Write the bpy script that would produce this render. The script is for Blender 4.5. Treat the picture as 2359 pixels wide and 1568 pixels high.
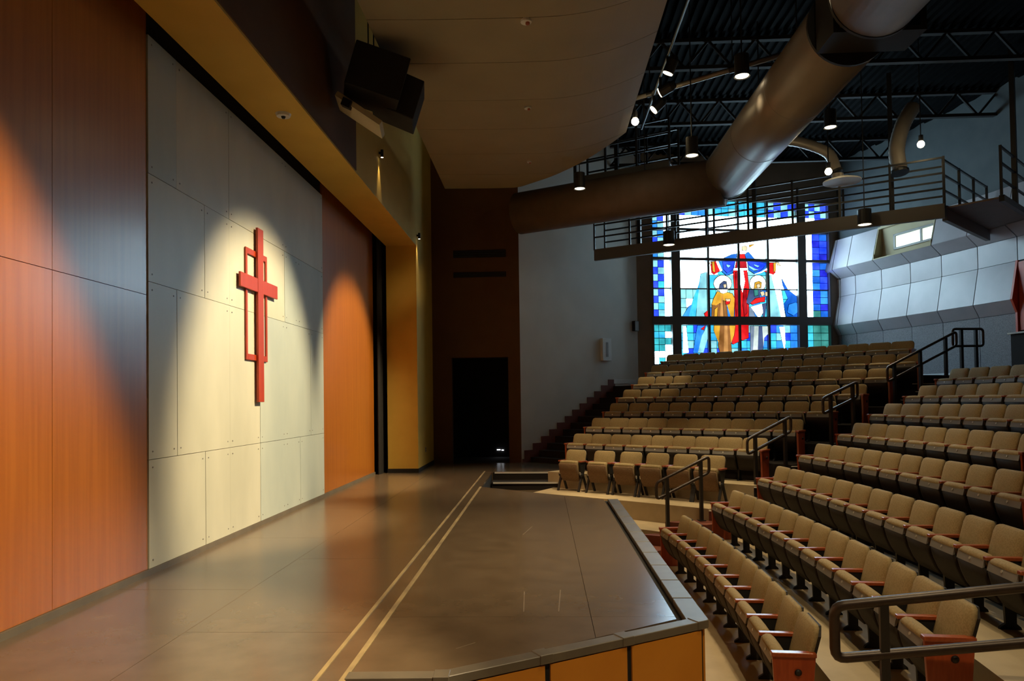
import bpy, bmesh, math, random
from mathutils import Vector, Matrix
random.seed(7)
for o in list(bpy.data.objects): bpy.data.objects.remove(o)
scene = bpy.context.scene
COL = scene.collection
PI = math.pi

# ------------------------------------------------------------------ camera
cam_data = bpy.data.cameras.new('camera')
cam = bpy.data.objects.new('camera', cam_data); COL.objects.link(cam)
fw = Vector((-0.04308657, 0.99883924, 0.02153394)); rt = Vector((0.99895926, 0.04339458, -0.0140466)); up = Vector((0.01496475, -0.0209063, 0.99966944))
cam.matrix_world = Matrix(((rt.x, up.x, -fw.x, 0), (rt.y, up.y, -fw.y, 0), (rt.z, up.z, -fw.z, 1.7), (0, 0, 0, 1)))
cam_data.sensor_width = 36.0; cam_data.lens = 36.0 * 1640.1 / 2359.0
cam_data.shift_y = (885.75 - 784.0) / 2359.0
cam_data.clip_start = 0.05; cam_data.clip_end = 200
scene.camera = cam

# ------------------------------------------------------------------ world, exposure
world = bpy.data.worlds.new('world'); scene.world = world; world.use_nodes = True
world.node_tree.nodes['Background'].inputs[0].default_value = (0.10, 0.14, 0.22, 1)
world.node_tree.nodes['Background'].inputs[1].default_value = 0.03
vs = scene.view_settings
vs.view_transform = 'Standard'; vs.look = 'None'; vs.gamma = 1.0; vs.use_curve_mapping = False
vs.exposure = 1.0

WARM = (1.0, 0.77, 0.44)
def spot(name, loc, target, watts, deg, blend=0.5, color=WARM, radius=0.06, parent=None):
    d = bpy.data.lights.new(name, 'SPOT'); d.energy = watts; d.spot_size = math.radians(deg); d.spot_blend = blend
    d.color = color; d.shadow_soft_size = radius
    o = bpy.data.objects.new(name, d); COL.objects.link(o)
    o.location = loc
    o.rotation_euler = (Vector(target) - Vector(loc)).to_track_quat('-Z', 'Y').to_euler()
    if parent is not None:
        o.parent = parent; o.location = Vector(loc) - parent.location
    return o

# ------------------------------------------------------------------ materials
MATS = {}
def material(name, color, rough=0.6, metal=0.0, color2=None, scale=(3, 3, 3), bump=0.0, bscale=None, coat=0.0, detail=4.0, emit=None, estr=0.0, spec=0.5, contrast=(0.35, 0.65)):
    m = bpy.data.materials.new(name); m.use_nodes = True
    nt = m.node_tree; b = nt.nodes['Principled BSDF']
    b.inputs['Base Color'].default_value = (*color, 1); b.inputs['Roughness'].default_value = rough
    b.inputs['Metallic'].default_value = metal; b.inputs['Specular IOR Level'].default_value = spec
    if coat: b.inputs['Coat Weight'].default_value = coat; b.inputs['Coat Roughness'].default_value = 0.25
    if emit: b.inputs['Emission Color'].default_value = (*emit, 1); b.inputs['Emission Strength'].default_value = estr
    if color2 or bump:
        tc = nt.nodes.new('ShaderNodeTexCoord'); mp = nt.nodes.new('ShaderNodeMapping')
        mp.inputs['Scale'].default_value = scale
        nt.links.new(tc.outputs['Object'], mp.inputs['Vector'])
        nz = nt.nodes.new('ShaderNodeTexNoise'); nz.inputs['Scale'].default_value = 1.0; nz.inputs['Detail'].default_value = detail
        nt.links.new(mp.outputs['Vector'], nz.inputs['Vector'])
        if color2:
            cr = nt.nodes.new('ShaderNodeValToRGB')
            cr.color_ramp.elements[0].position = contrast[0]; cr.color_ramp.elements[1].position = contrast[1]
            cr.color_ramp.elements[0].color = (*color, 1); cr.color_ramp.elements[1].color = (*color2, 1)
            nt.links.new(nz.outputs['Fac'], cr.inputs['Fac']); nt.links.new(cr.outputs['Color'], b.inputs['Base Color'])
        if bump:
            bp = nt.nodes.new('ShaderNodeBump'); bp.inputs['Strength'].default_value = bump; bp.inputs['Distance'].default_value = 0.01
            if bscale:
                n2 = nt.nodes.new('ShaderNodeTexNoise'); n2.inputs['Scale'].default_value = bscale; n2.inputs['Detail'].default_value = 3
                nt.links.new(tc.outputs['Object'], n2.inputs['Vector']); nt.links.new(n2.outputs['Fac'], bp.inputs['Height'])
            else: nt.links.new(nz.outputs['Fac'], bp.inputs['Height'])
            nt.links.new(bp.outputs['Normal'], b.inputs['Normal'])
    MATS[name] = m
    return m
M = MATS
material('orange_wood', (0.41, 0.122, 0.008), 0.40, color2=(0.48, 0.152, 0.013), scale=(22, 22, 0.7), coat=0.9)
material('sheet_white', (0.52, 0.53, 0.45), 0.38, color2=(0.66, 0.66, 0.56), scale=(1.2, 1.2, 0.5), contrast=(0.3, 0.7))
material('sheet_cool', (0.43, 0.50, 0.49), 0.34, color2=(0.56, 0.62, 0.58), scale=(1.2, 1.2, 0.5), contrast=(0.3, 0.7))
material('cross_red', (0.36, 0.035, 0.006), 0.4, color2=(0.40, 0.045, 0.008), scale=(12, 12, 1))
material('ochre_plaster', (0.58, 0.37, 0.055), 0.75, color2=(0.62, 0.40, 0.065), scale=(2, 2, 2), bump=0.08, bscale=60)
material('tan_plaster', (0.42, 0.36, 0.22), 0.8, color2=(0.46, 0.39, 0.25), scale=(2, 2, 2), bump=0.08, bscale=60)
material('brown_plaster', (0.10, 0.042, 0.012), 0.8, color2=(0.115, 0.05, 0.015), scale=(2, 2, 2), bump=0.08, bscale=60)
material('grey_plaster', (0.60, 0.58, 0.53), 0.7, color2=(0.64, 0.62, 0.57), scale=(1.5, 1.5, 1.5), bump=0.05, bscale=60)
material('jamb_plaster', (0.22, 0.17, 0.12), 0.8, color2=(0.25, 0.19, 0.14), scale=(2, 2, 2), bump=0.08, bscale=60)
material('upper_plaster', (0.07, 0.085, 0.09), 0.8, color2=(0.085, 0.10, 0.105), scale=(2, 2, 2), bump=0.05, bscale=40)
material('cladding_grey', (0.40, 0.375, 0.385), 0.36, color2=(0.44, 0.41, 0.42), scale=(2, 2, 2), spec=0.6)
material('speckle_grey', (0.18, 0.17, 0.18), 0.8, color2=(0.30, 0.29, 0.30), scale=(60, 60, 60), contrast=(0.4, 0.6))
material('black', (0.012, 0.011, 0.011), 0.9)
material('black_metal', (0.018, 0.018, 0.02), 0.5, spec=0.4)
material('ceiling_black', (0.0010, 0.0012, 0.0014), 0.9, spec=0.05)
material('cloud_tan', (0.28, 0.235, 0.145), 0.7, color2=(0.31, 0.26, 0.165), scale=(1, 1, 1), bump=0.04, bscale=90)
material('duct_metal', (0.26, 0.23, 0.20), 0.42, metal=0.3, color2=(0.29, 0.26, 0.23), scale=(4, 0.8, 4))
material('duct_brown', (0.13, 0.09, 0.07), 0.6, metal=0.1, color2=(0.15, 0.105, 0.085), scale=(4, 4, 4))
material('stage_board', (0.12, 0.083, 0.05), 0.235, color2=(0.175, 0.125, 0.078), scale=(3.5, 3.5, 3.5), detail=12, contrast=(0.2, 0.85), spec=0.7)
material('tape_faint', (0.24, 0.18, 0.11), 0.5, color2=(0.17, 0.12, 0.075), scale=(8, 8, 8))
material('stage_tape', (0.44, 0.33, 0.16), 0.6, color2=(0.26, 0.19, 0.10), scale=(8, 3, 8))
material('stage_trim', (0.13, 0.11, 0.085), 0.42, color2=(0.16, 0.135, 0.10), scale=(5, 5, 5))
material('fascia_orange', (0.62, 0.235, 0.018), 0.5, color2=(0.66, 0.26, 0.022), scale=(3, 3, 3))
material('concrete_tan', (0.42, 0.33, 0.20), 0.7, color2=(0.50, 0.40, 0.25), scale=(2.5, 2.5, 2.5), bump=0.05, bscale=40)
material('carpet_dark', (0.010, 0.007, 0.006), 0.95, color2=(0.018, 0.012, 0.010), scale=(120, 120, 120), bump=0.3, bscale=250)
material('riser_brown', (0.14, 0.035, 0.02), 0.7, color2=(0.17, 0.045, 0.025), scale=(4, 4, 4))
material('nosing', (0.62, 0.60, 0.56), 0.45)
material('seat_fabric', (0.30, 0.225, 0.105), 0.85, color2=(0.37, 0.28, 0.138), scale=(70, 70, 70), bump=0.15, bscale=300, contrast=(0.42, 0.58))
material('seat_pan_fabric', (0.13, 0.075, 0.035), 0.85, color2=(0.20, 0.12, 0.06), scale=(90, 90, 90), contrast=(0.42, 0.58))
material('seat_shell', (0.006, 0.004, 0.003), 0.7, color2=(0.02, 0.012, 0.008), scale=(80, 80, 80))
material('seat_strip', (0.24, 0.235, 0.23), 0.35)
material('number_plate', (0.75, 0.74, 0.70), 0.3, metal=0.6)
material('arm_wood', (0.30, 0.055, 0.015), 0.28, color2=(0.38, 0.08, 0.022), scale=(8, 40, 40), coat=0.5)
material('end_wood', (0.33, 0.05, 0.012), 0.4, color2=(0.42, 0.075, 0.018), scale=(30, 30, 4), coat=0.2)
material('rail_bronze', (0.04, 0.027, 0.021), 0.38, metal=0.3, color2=(0.05, 0.034, 0.027), scale=(20, 20, 20))
material('rail_black', (0.014, 0.012, 0.012), 0.5)
material('white_paint', (0.7, 0.7, 0.68), 0.5)
material('mullion_grey', (0.13, 0.125, 0.12), 0.6)
material('red_portal', (0.55, 0.07, 0.02), 0.45, color2=(0.62, 0.09, 0.03), scale=(20, 20, 2))
material('lamp_glow', (1, 0.8, 0.5), 0.5, emit=(1.0, 0.78, 0.42), estr=30)
material('can_glow', (1, 0.85, 0.6), 0.5, emit=(1.0, 0.84, 0.55), estr=3.0)
material('led_white', (1, 1, 1), 0.5, emit=(0.9, 0.95, 1.0), estr=3.0)
def glass(name, col, s):
    m = material(name, tuple(min(1, c * 0.6) for c in col), 0.25, spec=0.3)
    nt = m.node_tree; b = nt.nodes['Principled BSDF']
    tc = nt.nodes.new('ShaderNodeTexCoord'); nz = nt.nodes.new('ShaderNodeTexNoise'); nz.inputs['Scale'].default_value = 2.6; nz.inputs['Detail'].default_value = 5
    nt.links.new(tc.outputs['Object'], nz.inputs['Vector'])
    cr = nt.nodes.new('ShaderNodeValToRGB'); cr.color_ramp.elements[0].position = 0.3; cr.color_ramp.elements[1].position = 0.7
    cr.color_ramp.elements[0].color = (*[c * 0.55 for c in col], 1); cr.color_ramp.elements[1].color = (*[min(1.0, c * 1.25 + 0.02) for c in col], 1)
    nt.links.new(nz.outputs['Fac'], cr.inputs['Fac']); nt.links.new(cr.outputs['Color'], b.inputs['Emission Color'])
    b.inputs['Emission Strength'].default_value = s
GS = 1.0
for nm, c, s in (('white', (0.48, 0.72, 1.0), 12.0), ('ice', (0.30, 0.80, 1.0), 0.62), ('cyan', (0.04, 0.52, 1.0), 0.75), ('mid', (0.015, 0.20, 0.92), 1.0), ('deep', (0.0, 0.10, 0.55), 0.8),
                 ('royal', (0.0, 0.02, 0.9), 1.8), ('navy', (0.0, 0.004, 0.40), 1.0), ('azure', (0.01, 0.14, 0.60), 0.7), ('teal', (0.04, 0.52, 0.60), 0.6), ('green', (0.04, 0.28, 0.25), 0.6), ('red', (0.80, 0.006, 0.008), 0.65),
                 ('crimson', (0.40, 0.0, 0.008), 0.7), ('gold', (0.85, 0.42, 0.03), 0.62), ('brown', (0.30, 0.12, 0.025), 0.6), ('umber', (0.55, 0.26, 0.07), 0.6), ('slate', (0.06, 0.10, 0.24), 0.6),
                 ('skin', (1.0, 0.72, 0.45), 0.6), ('halo', (1.0, 0.93, 0.68), 1.0), ('grey', (0.22, 0.30, 0.42), 0.6), ('pale', (0.66, 0.80, 0.76), 0.6), ('mint', (0.62, 1.0, 0.80), 1.6)):
    glass('glass_' + nm, c, s * GS)

# ------------------------------------------------------------------ helpers
class MB:
    def __init__(self): self.v = []; self.f = []
    def add(self, vs, fs):
        n = len(self.v); self.v += [tuple(p) for p in vs]; self.f += [tuple(i + n for i in f) for f in fs]; return self
    def box(self, x0, x1, y0, y1, z0, z1):
        return self.add([(x0, y0, z0), (x1, y0, z0), (x1, y1, z0), (x0, y1, z0), (x0, y0, z1), (x1, y0, z1), (x1, y1, z1), (x0, y1, z1)],
                        [(0, 3, 2, 1), (4, 5, 6, 7), (0, 1, 5, 4), (1, 2, 6, 5), (2, 3, 7, 6), (3, 0, 4, 7)])
    def obox(self, c, ax, ay, az):          # oriented box: centre and three half-extent vectors
        c, ax, ay, az = Vector(c), Vector(ax), Vector(ay), Vector(az)
        P = [c + sx * ax + sy * ay + sz * az for sz in (-1, 1) for sx, sy in ((-1, -1), (1, -1), (1, 1), (-1, 1))]
        return self.add(P, [(0, 3, 2, 1), (4, 5, 6, 7), (0, 1, 5, 4), (1, 2, 6, 5), (2, 3, 7, 6), (3, 0, 4, 7)])
    def bar(self, a, b, w, h, upv=(0, 0, 1)):
        a, b = Vector(a), Vector(b); d = (b - a); n = d.cross(Vector(upv)).normalized(); u = n.cross(d).normalized()
        return self.obox((a + b) / 2, d / 2, n * w / 2, u * h / 2)
    def prism(self, poly, z0, z1):
        n = len(poly)
        area = sum(poly[i][0] * poly[(i + 1) % n][1] - poly[(i + 1) % n][0] * poly[i][1] for i in range(n))
        if area < 0: poly = poly[::-1]
        return self.add([(p[0], p[1], z0) for p in poly] + [(p[0], p[1], z1) for p in poly],
                        [tuple(range(n))[::-1], tuple(range(n, 2 * n))] + [(i, (i + 1) % n, n + (i + 1) % n, n + i) for i in range(n)])
    def extr(self, pts, off):               # planar polygon (3d points) extruded by a vector
        n = len(pts); off = Vector(off)
        return self.add([Vector(p) for p in pts] + [Vector(p) + off for p in pts],
                        [tuple(range(n))[::-1], tuple(range(n, 2 * n))] + [(i, (i + 1) % n, n + (i + 1) % n, n + i) for i in range(n)])
    def tube(self, path, r, seg=10, closed=False, cap=True):
        path = [Vector(p) for p in path]; n = len(path); rr = r if isinstance(r, (list, tuple)) else [r] * n
        vs, fs = [], []; prev = None
        for i, p in enumerate(path):
            a = path[(i - 1) % n] if (closed or i) else p; b = path[(i + 1) % n] if (closed or i < n - 1) else p
            t = (b - a).normalized()
            if prev is None:
                u = t.cross(Vector((0, 0, 1)))
                if u.length < 1e-3: u = t.cross(Vector((0, 1, 0)))
                u.normalize()
            else: u = (prev - t * prev.dot(t)).normalized()
            prev = u; w = t.cross(u)
            for k in range(seg):
                an = 2 * PI * k / seg; vs.append(p + (u * math.cos(an) + w * math.sin(an)) * rr[i])
        m = n if closed else n - 1
        for i in range(m):
            for k in range(seg):
                a, b = i * seg + k, i * seg + (k + 1) % seg; j = (i + 1) % n
                fs.append((a, b, j * seg + (k + 1) % seg, j * seg + k))
        if cap and not closed: fs += [tuple(range(seg)), tuple(range((n - 1) * seg, n * seg))[::-1]]
        return self.add(vs, fs)
    def mesh(self, name, mat, smooth=False, bevel=0.0, segs=2):
        me = bpy.data.meshes.new(name)
        bm = bmesh.new()
        bv = [bm.verts.new(p) for p in self.v]
        for f in self.f:
            try: bm.faces.new([bv[i] for i in f])
            except ValueError: pass
        bmesh.ops.recalc_face_normals(bm, faces=bm.faces)
        if bevel: bmesh.ops.bevel(bm, geom=list(bm.edges), offset=bevel, segments=segs, affect='EDGES', profile=0.5, clamp_overlap=True)
        if smooth:
            for f in bm.faces: f.smooth = True
        bm.to_mesh(me); bm.free()
        me.materials.append(M[mat] if isinstance(mat, str) else mat)
        return me
    def build(self, name, mat, parent=None, smooth=False, bevel=0.0, segs=2):
        return link(name, self.mesh(name, mat, smooth, bevel, segs), parent)
def link(name, me, parent=None, loc=None, rot=None):
    o = bpy.data.objects.new(name, me); COL.objects.link(o)
    if parent is not None: o.parent = parent; 
    if loc is not None: o.location = loc
    if rot is not None: o.rotation_euler = rot
    return o
def tag(o, label, cat=None, group=None, kind=None):
    o['label'] = label
    if cat: o['category'] = cat
    if group: o['group'] = group
    if kind: o['kind'] = kind
    return o
def empty(name, loc=(0, 0, 0), rz=0.0):
    o = bpy.data.objects.new(name, None); COL.objects.link(o); o.location = loc; o.rotation_euler = (0, 0, rz); o.empty_display_size = 0.1
    return o
def struct(o, label, cat): return tag(o, label, cat, kind='structure')
def offset_children(root):              # parts were built in world space: keep them there under a placed root
    for c in root.children: c.matrix_parent_inverse = Matrix.Translation(-root.location)
ORD = ['first', 'second', 'third', 'fourth', 'fifth', 'sixth', 'seventh', 'eighth', 'ninth', 'tenth', 'eleventh', 'twelfth', 'thirteenth', 'fourteenth', 'fifteenth', 'sixteenth', 'seventeenth']

# ------------------------------------------------------------------ measured layout
XW = -3.97                                   # stage closure wall plane
XC, YC, R1, P1 = -27.738, 8.955, 29.75, 0.9637   # right-hand block: centre and arm-tip radius of its first row
RISE, Z1, SP = 0.348, -1.048, 0.5284
XF, YF, R4F, P2 = -28.745, -24.718, 50.885, 0.891  # block below the window: centre and back-top radius of its row on tier four
DR = {4: 0.1014, 5: -0.0338, 6: -0.0261, 7: -0.0195, 8: -0.0373, 9: -0.0382, 10: 0.0535}
TH0F = {4: 0.8742, 5: 0.8661, 6: 0.8602, 7: 0.8643, 8: 0.8685, 9: 0.8808, 10: 0.8852}
SPF = {4: 0.5127, 5: 0.5024, 6: 0.5493, 7: 0.547, 8: 0.5315, 9: 0.5268, 10: 0.5019}
NLF = {4: (9, 9), 5: (10, 10), 6: (10, 10), 7: (10, 11), 8: (10, 12), 9: (9, 13), 10: (9, 13)}
def zt(k): return Z1 + (k - 1) * RISE
def pc(r, th): return (XC + r * math.cos(th), YC + r * math.sin(th))
def pf(r, th): return (XF + r * math.cos(th), YF + r * math.sin(th))
WIN_O = Vector((3.6, 23.0, 0)); WIN_D = Vector((0.979, 0.204, 0)); WIN_N = Vector((0.204, -0.979, 0))  # towards the room
def wp(s, z, d=0.0): return WIN_O + WIN_D * s + WIN_N * d + Vector((0, 0, z))
GW0 = Vector((-0.6, 19.3, 0)); GW1 = Vector((3.06, 22.89, 0)); GWD = (GW1 - GW0).normalized(); GWN = Vector((GWD.y, -GWD.x, 0))
# ================================================================== THE SETTING
# ---- stage floor: boards with open joints, tape lines and channel
st = empty('floor_stage'); struct(st, 'dark brown scuffed stage floor of large boards', 'floor')
xs = [-4.2, -2.70, -1.425]
for i in range(2):
    ys = [-3.5, -0.9, 1.55, 4.0, 6.45, 8.9, 11.35, 13.8, 16.25, 19.3] if i == 0 else [-3.5, -2.1, 0.35, 2.8, 5.25, 7.7, 10.15, 12.6, 15.05, 17.2]
    for a, b in zip(ys[:-1], ys[1:]):
        MB().box(xs[i] + 0.002, xs[i + 1] - 0.002, a + 0.002, b - 0.002, -0.04, 0.0).build('floor_board', 'stage_board', st)
MB().box(-1.425, -1.24, -3.5, 16.9, -0.045, -0.004).build('channel_board', 'stage_board', st)
for (xa, ya, xb, yb) in ((-0.18, 5.75, -0.19, 6.35), (0.10, 5.75, 0.13, 6.4), (-0.62, 4.9, -0.5, 5.02), (-0.28, 9.0, -0.17, 9.6)):
    MB().bar((xa, ya, 0.001), (xb, yb, 0.001), 0.010, 0.002).build('tape_mark', 'tape_faint', st)
tp = MB().box(-1.437, -1.407, -3.5, 17.1, -0.01, 0.003).build('tape_line', 'stage_tape', st)
MB().box(-1.272, -1.232, -3.5, 14.05, -0.01, 0.003).build('tape_line', 'stage_tape', st)
MB().prism([(-1.405, 16.9), (-1.24, 16.9), (-1.24, 19.3), (-2.70, 19.3), (-2.70, 17.2), (-1.405, 17.2)], -0.04, -0.001).build('floor_board', 'stage_board', st)
STAGE = [(-1.23, 4.36), (-0.64, 4.38), (1.18, 5.48), (1.18, 12.12), (-0.10, 13.10), (-1.23, 14.07)]
def clip(poly, ax, lo, hi):
    for side, val in ((1, lo), (-1, hi)):
        out = []
        for i in range(len(poly)):
            a, b = poly[i], poly[(i + 1) % len(poly)]
            da, db = side * (a[ax] - val), side * (b[ax] - val)
            if da >= 0: out.append(a)
            if da * db < 0:
                t = da / (da - db); out.append((a[0] + (b[0] - a[0]) * t, a[1] + (b[1] - a[1]) * t))
        poly = out
        if len(poly) < 3: return None
    return poly
INNER = [(-1.23, 4.44), (-0.66, 4.46), (1.00, 5.56), (1.00, 12.12), (-0.14, 13.05), (-1.23, 14.02)]
for (xa, xb, yy) in ((-1.23, 0.35, [4.3, 5.62, 8.06, 10.5, 12.94, 14.2]), (0.35, 1.2, [4.3, 5.62, 8.06, 10.5, 12.94, 14.2])):
    for a, b in zip(yy[:-1], yy[1:]):
        p = clip(INNER, 0, xa + 0.002, xb - 0.002)
        p = p and clip(p, 1, a + 0.002, b - 0.002)
        if p: MB().prism(p, -0.04, 0.0).build('floor_board', 'stage_board', st)
MB().prism(STAGE, -1.04, -0.042).build('deck_base', 'black', st)
MB().box(-4.2, -1.231, -3.5, 19.3, -1.04, -0.05).build('deck_base', 'black', st)
# edge trim: separate tiles along the front, boards on the slanted near side
n = 11
for i in range(n):
    a = 5.50 + (12.10 - 5.50) * i / n; b = 5.50 + (12.10 - 5.50) * (i + 1) / n
    MB().box(1.065, 1.235, a + 0.012, b - 0.012, -0.05, 0.012).build('edge_tile', 'stage_trim', st, bevel=0.004, segs=1)
    MB().box(1.066, 1.234, b - 0.012, b + 0.012, -0.05, 0.004).build('tile_joint', 'black', st)
near_pts = [(-1.25, 4.36), (-0.64, 4.38), (0.0, 4.765), (0.58, 5.115), (1.18, 5.48)]
for i in range(4):
    a, b = Vector((*near_pts[i], 0)), Vector((*near_pts[i + 1], 0)); d = (b - a).normalized(); nrm = Vector((-d.y, d.x, 0))
    m_ = (a + b) / 2 + nrm * 0.04
    MB().obox((m_.x, m_.y, -0.018), d * ((b - a).length / 2 - 0.01), nrm * 0.055, (0, 0, 0.03)).build('edge_trim', 'stage_trim', st, bevel=0.004, segs=1)
    c = b + nrm * 0.04 - d * 0.01
    if i < 4: MB().obox((c.x, c.y, -0.014), d * 0.05, nrm * 0.062, (0, 0, 0.032)).build('trim_cap', 'stage_trim', st, bevel=0.004, segs=1)
    # orange fascia panel below, separated by dark upright gaps
    fo = -nrm * 0.012
    q0, q1 = a + d * (0.022), b - d * (0.022)
    MB().extr([(q0.x + fo.x, q0.y + fo.y, -1.03), (q1.x + fo.x, q1.y + fo.y, -1.03), (q1.x + fo.x, q1.y + fo.y, -0.055), (q0.x + fo.x, q0.y + fo.y, -0.055)], nrm * 0.02).build('fascia_panel', 'fascia_orange', st)
MB().box(1.182, 1.20, 5.50, 8.8, -1.03, -0.055).build('fascia_panel', 'fascia_orange', st)
MB().box(1.182, 1.20, 8.84, 12.1, -1.03, -0.055).build('fascia_panel', 'fascia_orange', st)

# ---- landing and steps down behind the stage
ld = MB().prism([(-1.23, 16.85), (0.30, 16.75), (0.9, 17.6), (0.1, 19.85), (-0.62, 19.28), (-1.23, 19.28)], -1.04, 0.0).build('floor_landing', 'stage_board'); struct(ld, 'brown landing in front of the dark doorway', 'floor')
stp = empty('stair_landing'); struct(stp, 'two dark steps with pale nosings at the far end of the stage', 'stairs')
for (y, z, x1, dx) in ((16.85, 0.0, 0.28, 0), (16.30, -0.176, 0.33, 0)):
    if z < 0: MB().prism([(-1.2, y), (x1, y - 0.1), (x1 + 0.1, 16.75), (-1.2, 16.84)], -1.04, z).build('step', 'carpet_dark', stp)
    MB().obox(((-1.17 + x1) / 2, y - 0.062, z - 0.012), ((x1 + 1.16) / 2, -0.045, 0), (0, 0.012, 0), (0, 0, 0.018)).build('nosing_strip', 'nosing', stp)
MB().prism([(-1.2, 16.835), (0.31, 16.735), (0.31, 16.752), (-1.2, 16.852)], -1.0, -0.002).build('riser_board', 'carpet_dark', stp)
MB().prism([(-1.15, 14.3), (0.1, 13.4), (0.45, 15.1), (0.33, 16.19), (-1.2, 16.29)], -1.04, -0.352).build('step', 'stage_board', stp)
MB().bar((0.16, 13.46, -0.356), (0.44, 15.0, -0.356), 0.02, 0.03).build('nosing_strip', 'riser_brown', stp)

# ---- house floor and seating tiers
REAR = 40.7
hf = MB().prism([(-1.2, -3.5), (14, -3.5), (14, 16), (4, 17.5), (-1.2, 17.5)], -1.3, Z1).build('floor_house', 'concrete_tan'); struct(hf, 'tan concrete floor in front of the first seats', 'floor')
TH_END = {1: 0.0954, 2: 0.1050, 3: 0.1180, 4: 0.1315, 5: 0.1427, 6: 0.1568, 7: 0.1649, 8: 0.1739, 9: 0.182, 10: 0.19}
TH_NEAR = -0.30
tiers = []
for k in range(2, 11):
    r = R1 + (k - 1) * P1 - 0.46
    t1 = TH_END[k] + 0.0035
    front = [pc(r, TH_NEAR + (t1 - TH_NEAR) * i / 24) for i in range(25)]
    back = [pc(REAR + 0.1, t1 + (TH_NEAR - t1) * i / 12) for i in range(13)]
    o = MB().prism(front + back, zt(k - 1) - 0.3, zt(k)).build('seating_tier', 'concrete_tan' if k < 4 else 'carpet_dark')
    struct(o, ORD[k - 1] + ' tier of the right-hand seating block, ' + ('tan concrete' if k < 4 else 'dark carpet'), 'seating tier')
ZF = 0.057
def far_r(k): return R4F + (k - 4) * P2 + DR.get(k, 0.0)
def far_right(k):
    if k == 3: return 0.8712
    nl, nn = NLF[k]; return TH0F[k] - (nn - nl + 1) * SPF[k] / far_r(k) - 0.001
def wall_theta(r):
    th = 0.8
    while th < 1.3:
        p = pf(r, th)
        if (Vector((*p, 0)) - GW0).dot(GWN) < 0.05 or p[0] < -0.55: return th
        th += 0.001
    return th
FR = {}
for k in range(3, 11): FR[k] = Vector(pf(far_r(k) - 0.80, far_right(k)))
FR[2] = FR[3] * 2 - FR[4]; FR[1] = FR[2] * 2 - FR[3]
CR = {k: Vector(pc(R1 + (k - 1) * P1 - 0.46, TH_END[k] + 0.0035)) for k in range(1, 11)}
WC0, WC1 = wp(-0.56, 0), wp(6.5, 0)
for k in range(2, 11):
    if k >= 4:
        r = far_r(k) - 0.80; a = far_right(k); b = TH0F[k] + (NLF[k][0] - 1) * SPF[k] / r + 0.14 / r
        front = [pf(r, a + (b - a) * i / 16) for i in range(17)]
    else:
        r = far_r(3) - 0.80 - (0.80 if k == 2 else 0); a = far_right(3) - (0.002 if k == 2 else 0.0)
        front = [pf(r, a + (0.953 - a) * i / 12) for i in range(13)]
        if k == 2: front[0] = tuple(FR[2])
    back = [(WC0.x, WC0.y), (WC1.x, WC1.y), tuple(FR[10] + Vector((1.9, 0.9)))]
    if k >= 4: back = [pf(far_r(j) - 0.80, TH0F[j] + (NLF[j][0] - 1) * SPF[j] / far_r(j) + 0.14 / far_r(j)) for j in range(k + 1, 11)] + [(4.3, 22.2), (4.45, 23.0)] + back[1:]
    side = [tuple(FR[j]) for j in range(10, k, -1)]
    if k < 4: back = [(1.2, 18.0)] + back
    o = MB().prism(front + back + side, zt(k - 1) - 0.3 + ZF, zt(k) + ZF).build('seating_tier', 'concrete_tan' if k < 5 else 'carpet_dark')
    struct(o, ORD[k - 1] + ' tier of the block below the stained glass, ' + ('tan concrete' if k < 5 else 'dark carpet'), 'seating tier')
# ---- aisle steps between the two blocks, two per tier, pale nosings
ais = empty('stair_aisle'); struct(ais, 'dark aisle stair with pale nosings between the two seating blocks', 'stairs')
for j in range(3, 20):          # j/2 = tier
    k0 = j // 2
    if j % 2 == 0: c, f_ = CR[k0], FR[k0]; z = zt(k0) + 0.02
    else: c, f_ = (CR[k0] + CR[min(10, k0 + 1)]) / 2, (FR[k0] + FR[min(10, k0 + 1)]) / 2; z = (zt(k0) + zt(k0 + 1)) / 2 + 0.02
    if j < 6: f_ = c + (f_ - c).normalized() * 0.75          # lowest steps are box steps at the row ends
    ce, fe = CR[10] + Vector((2.0, 0.9)), FR[10] + Vector((1.2, 1.2))
    if j < 6: ce, fe = CR[4], CR[4] + (FR[4] - CR[4]) * 0.8
    w = (f_ - c)
    poly = [tuple(c + w * 0.01), tuple(f_ - w * 0.01), tuple(fe), tuple(ce)]
    s_ = MB().prism(poly, z - 0.45, z).build('step', 'riser_brown' if j < 7 else 'carpet_dark', ais)
    d = w.normalized(); nn_ = Vector((-d.y, d.x))
    m_ = (c + f_) / 2
    if j >= 6: MB().obox((m_.x, m_.y, z + 0.002), (w.x * 0.47, w.y * 0.47, 0), (nn_.x * 0.02, nn_.y * 0.02, 0), (0, 0, 0.008)).build('nosing_strip', 'nosing', s_)

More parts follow.
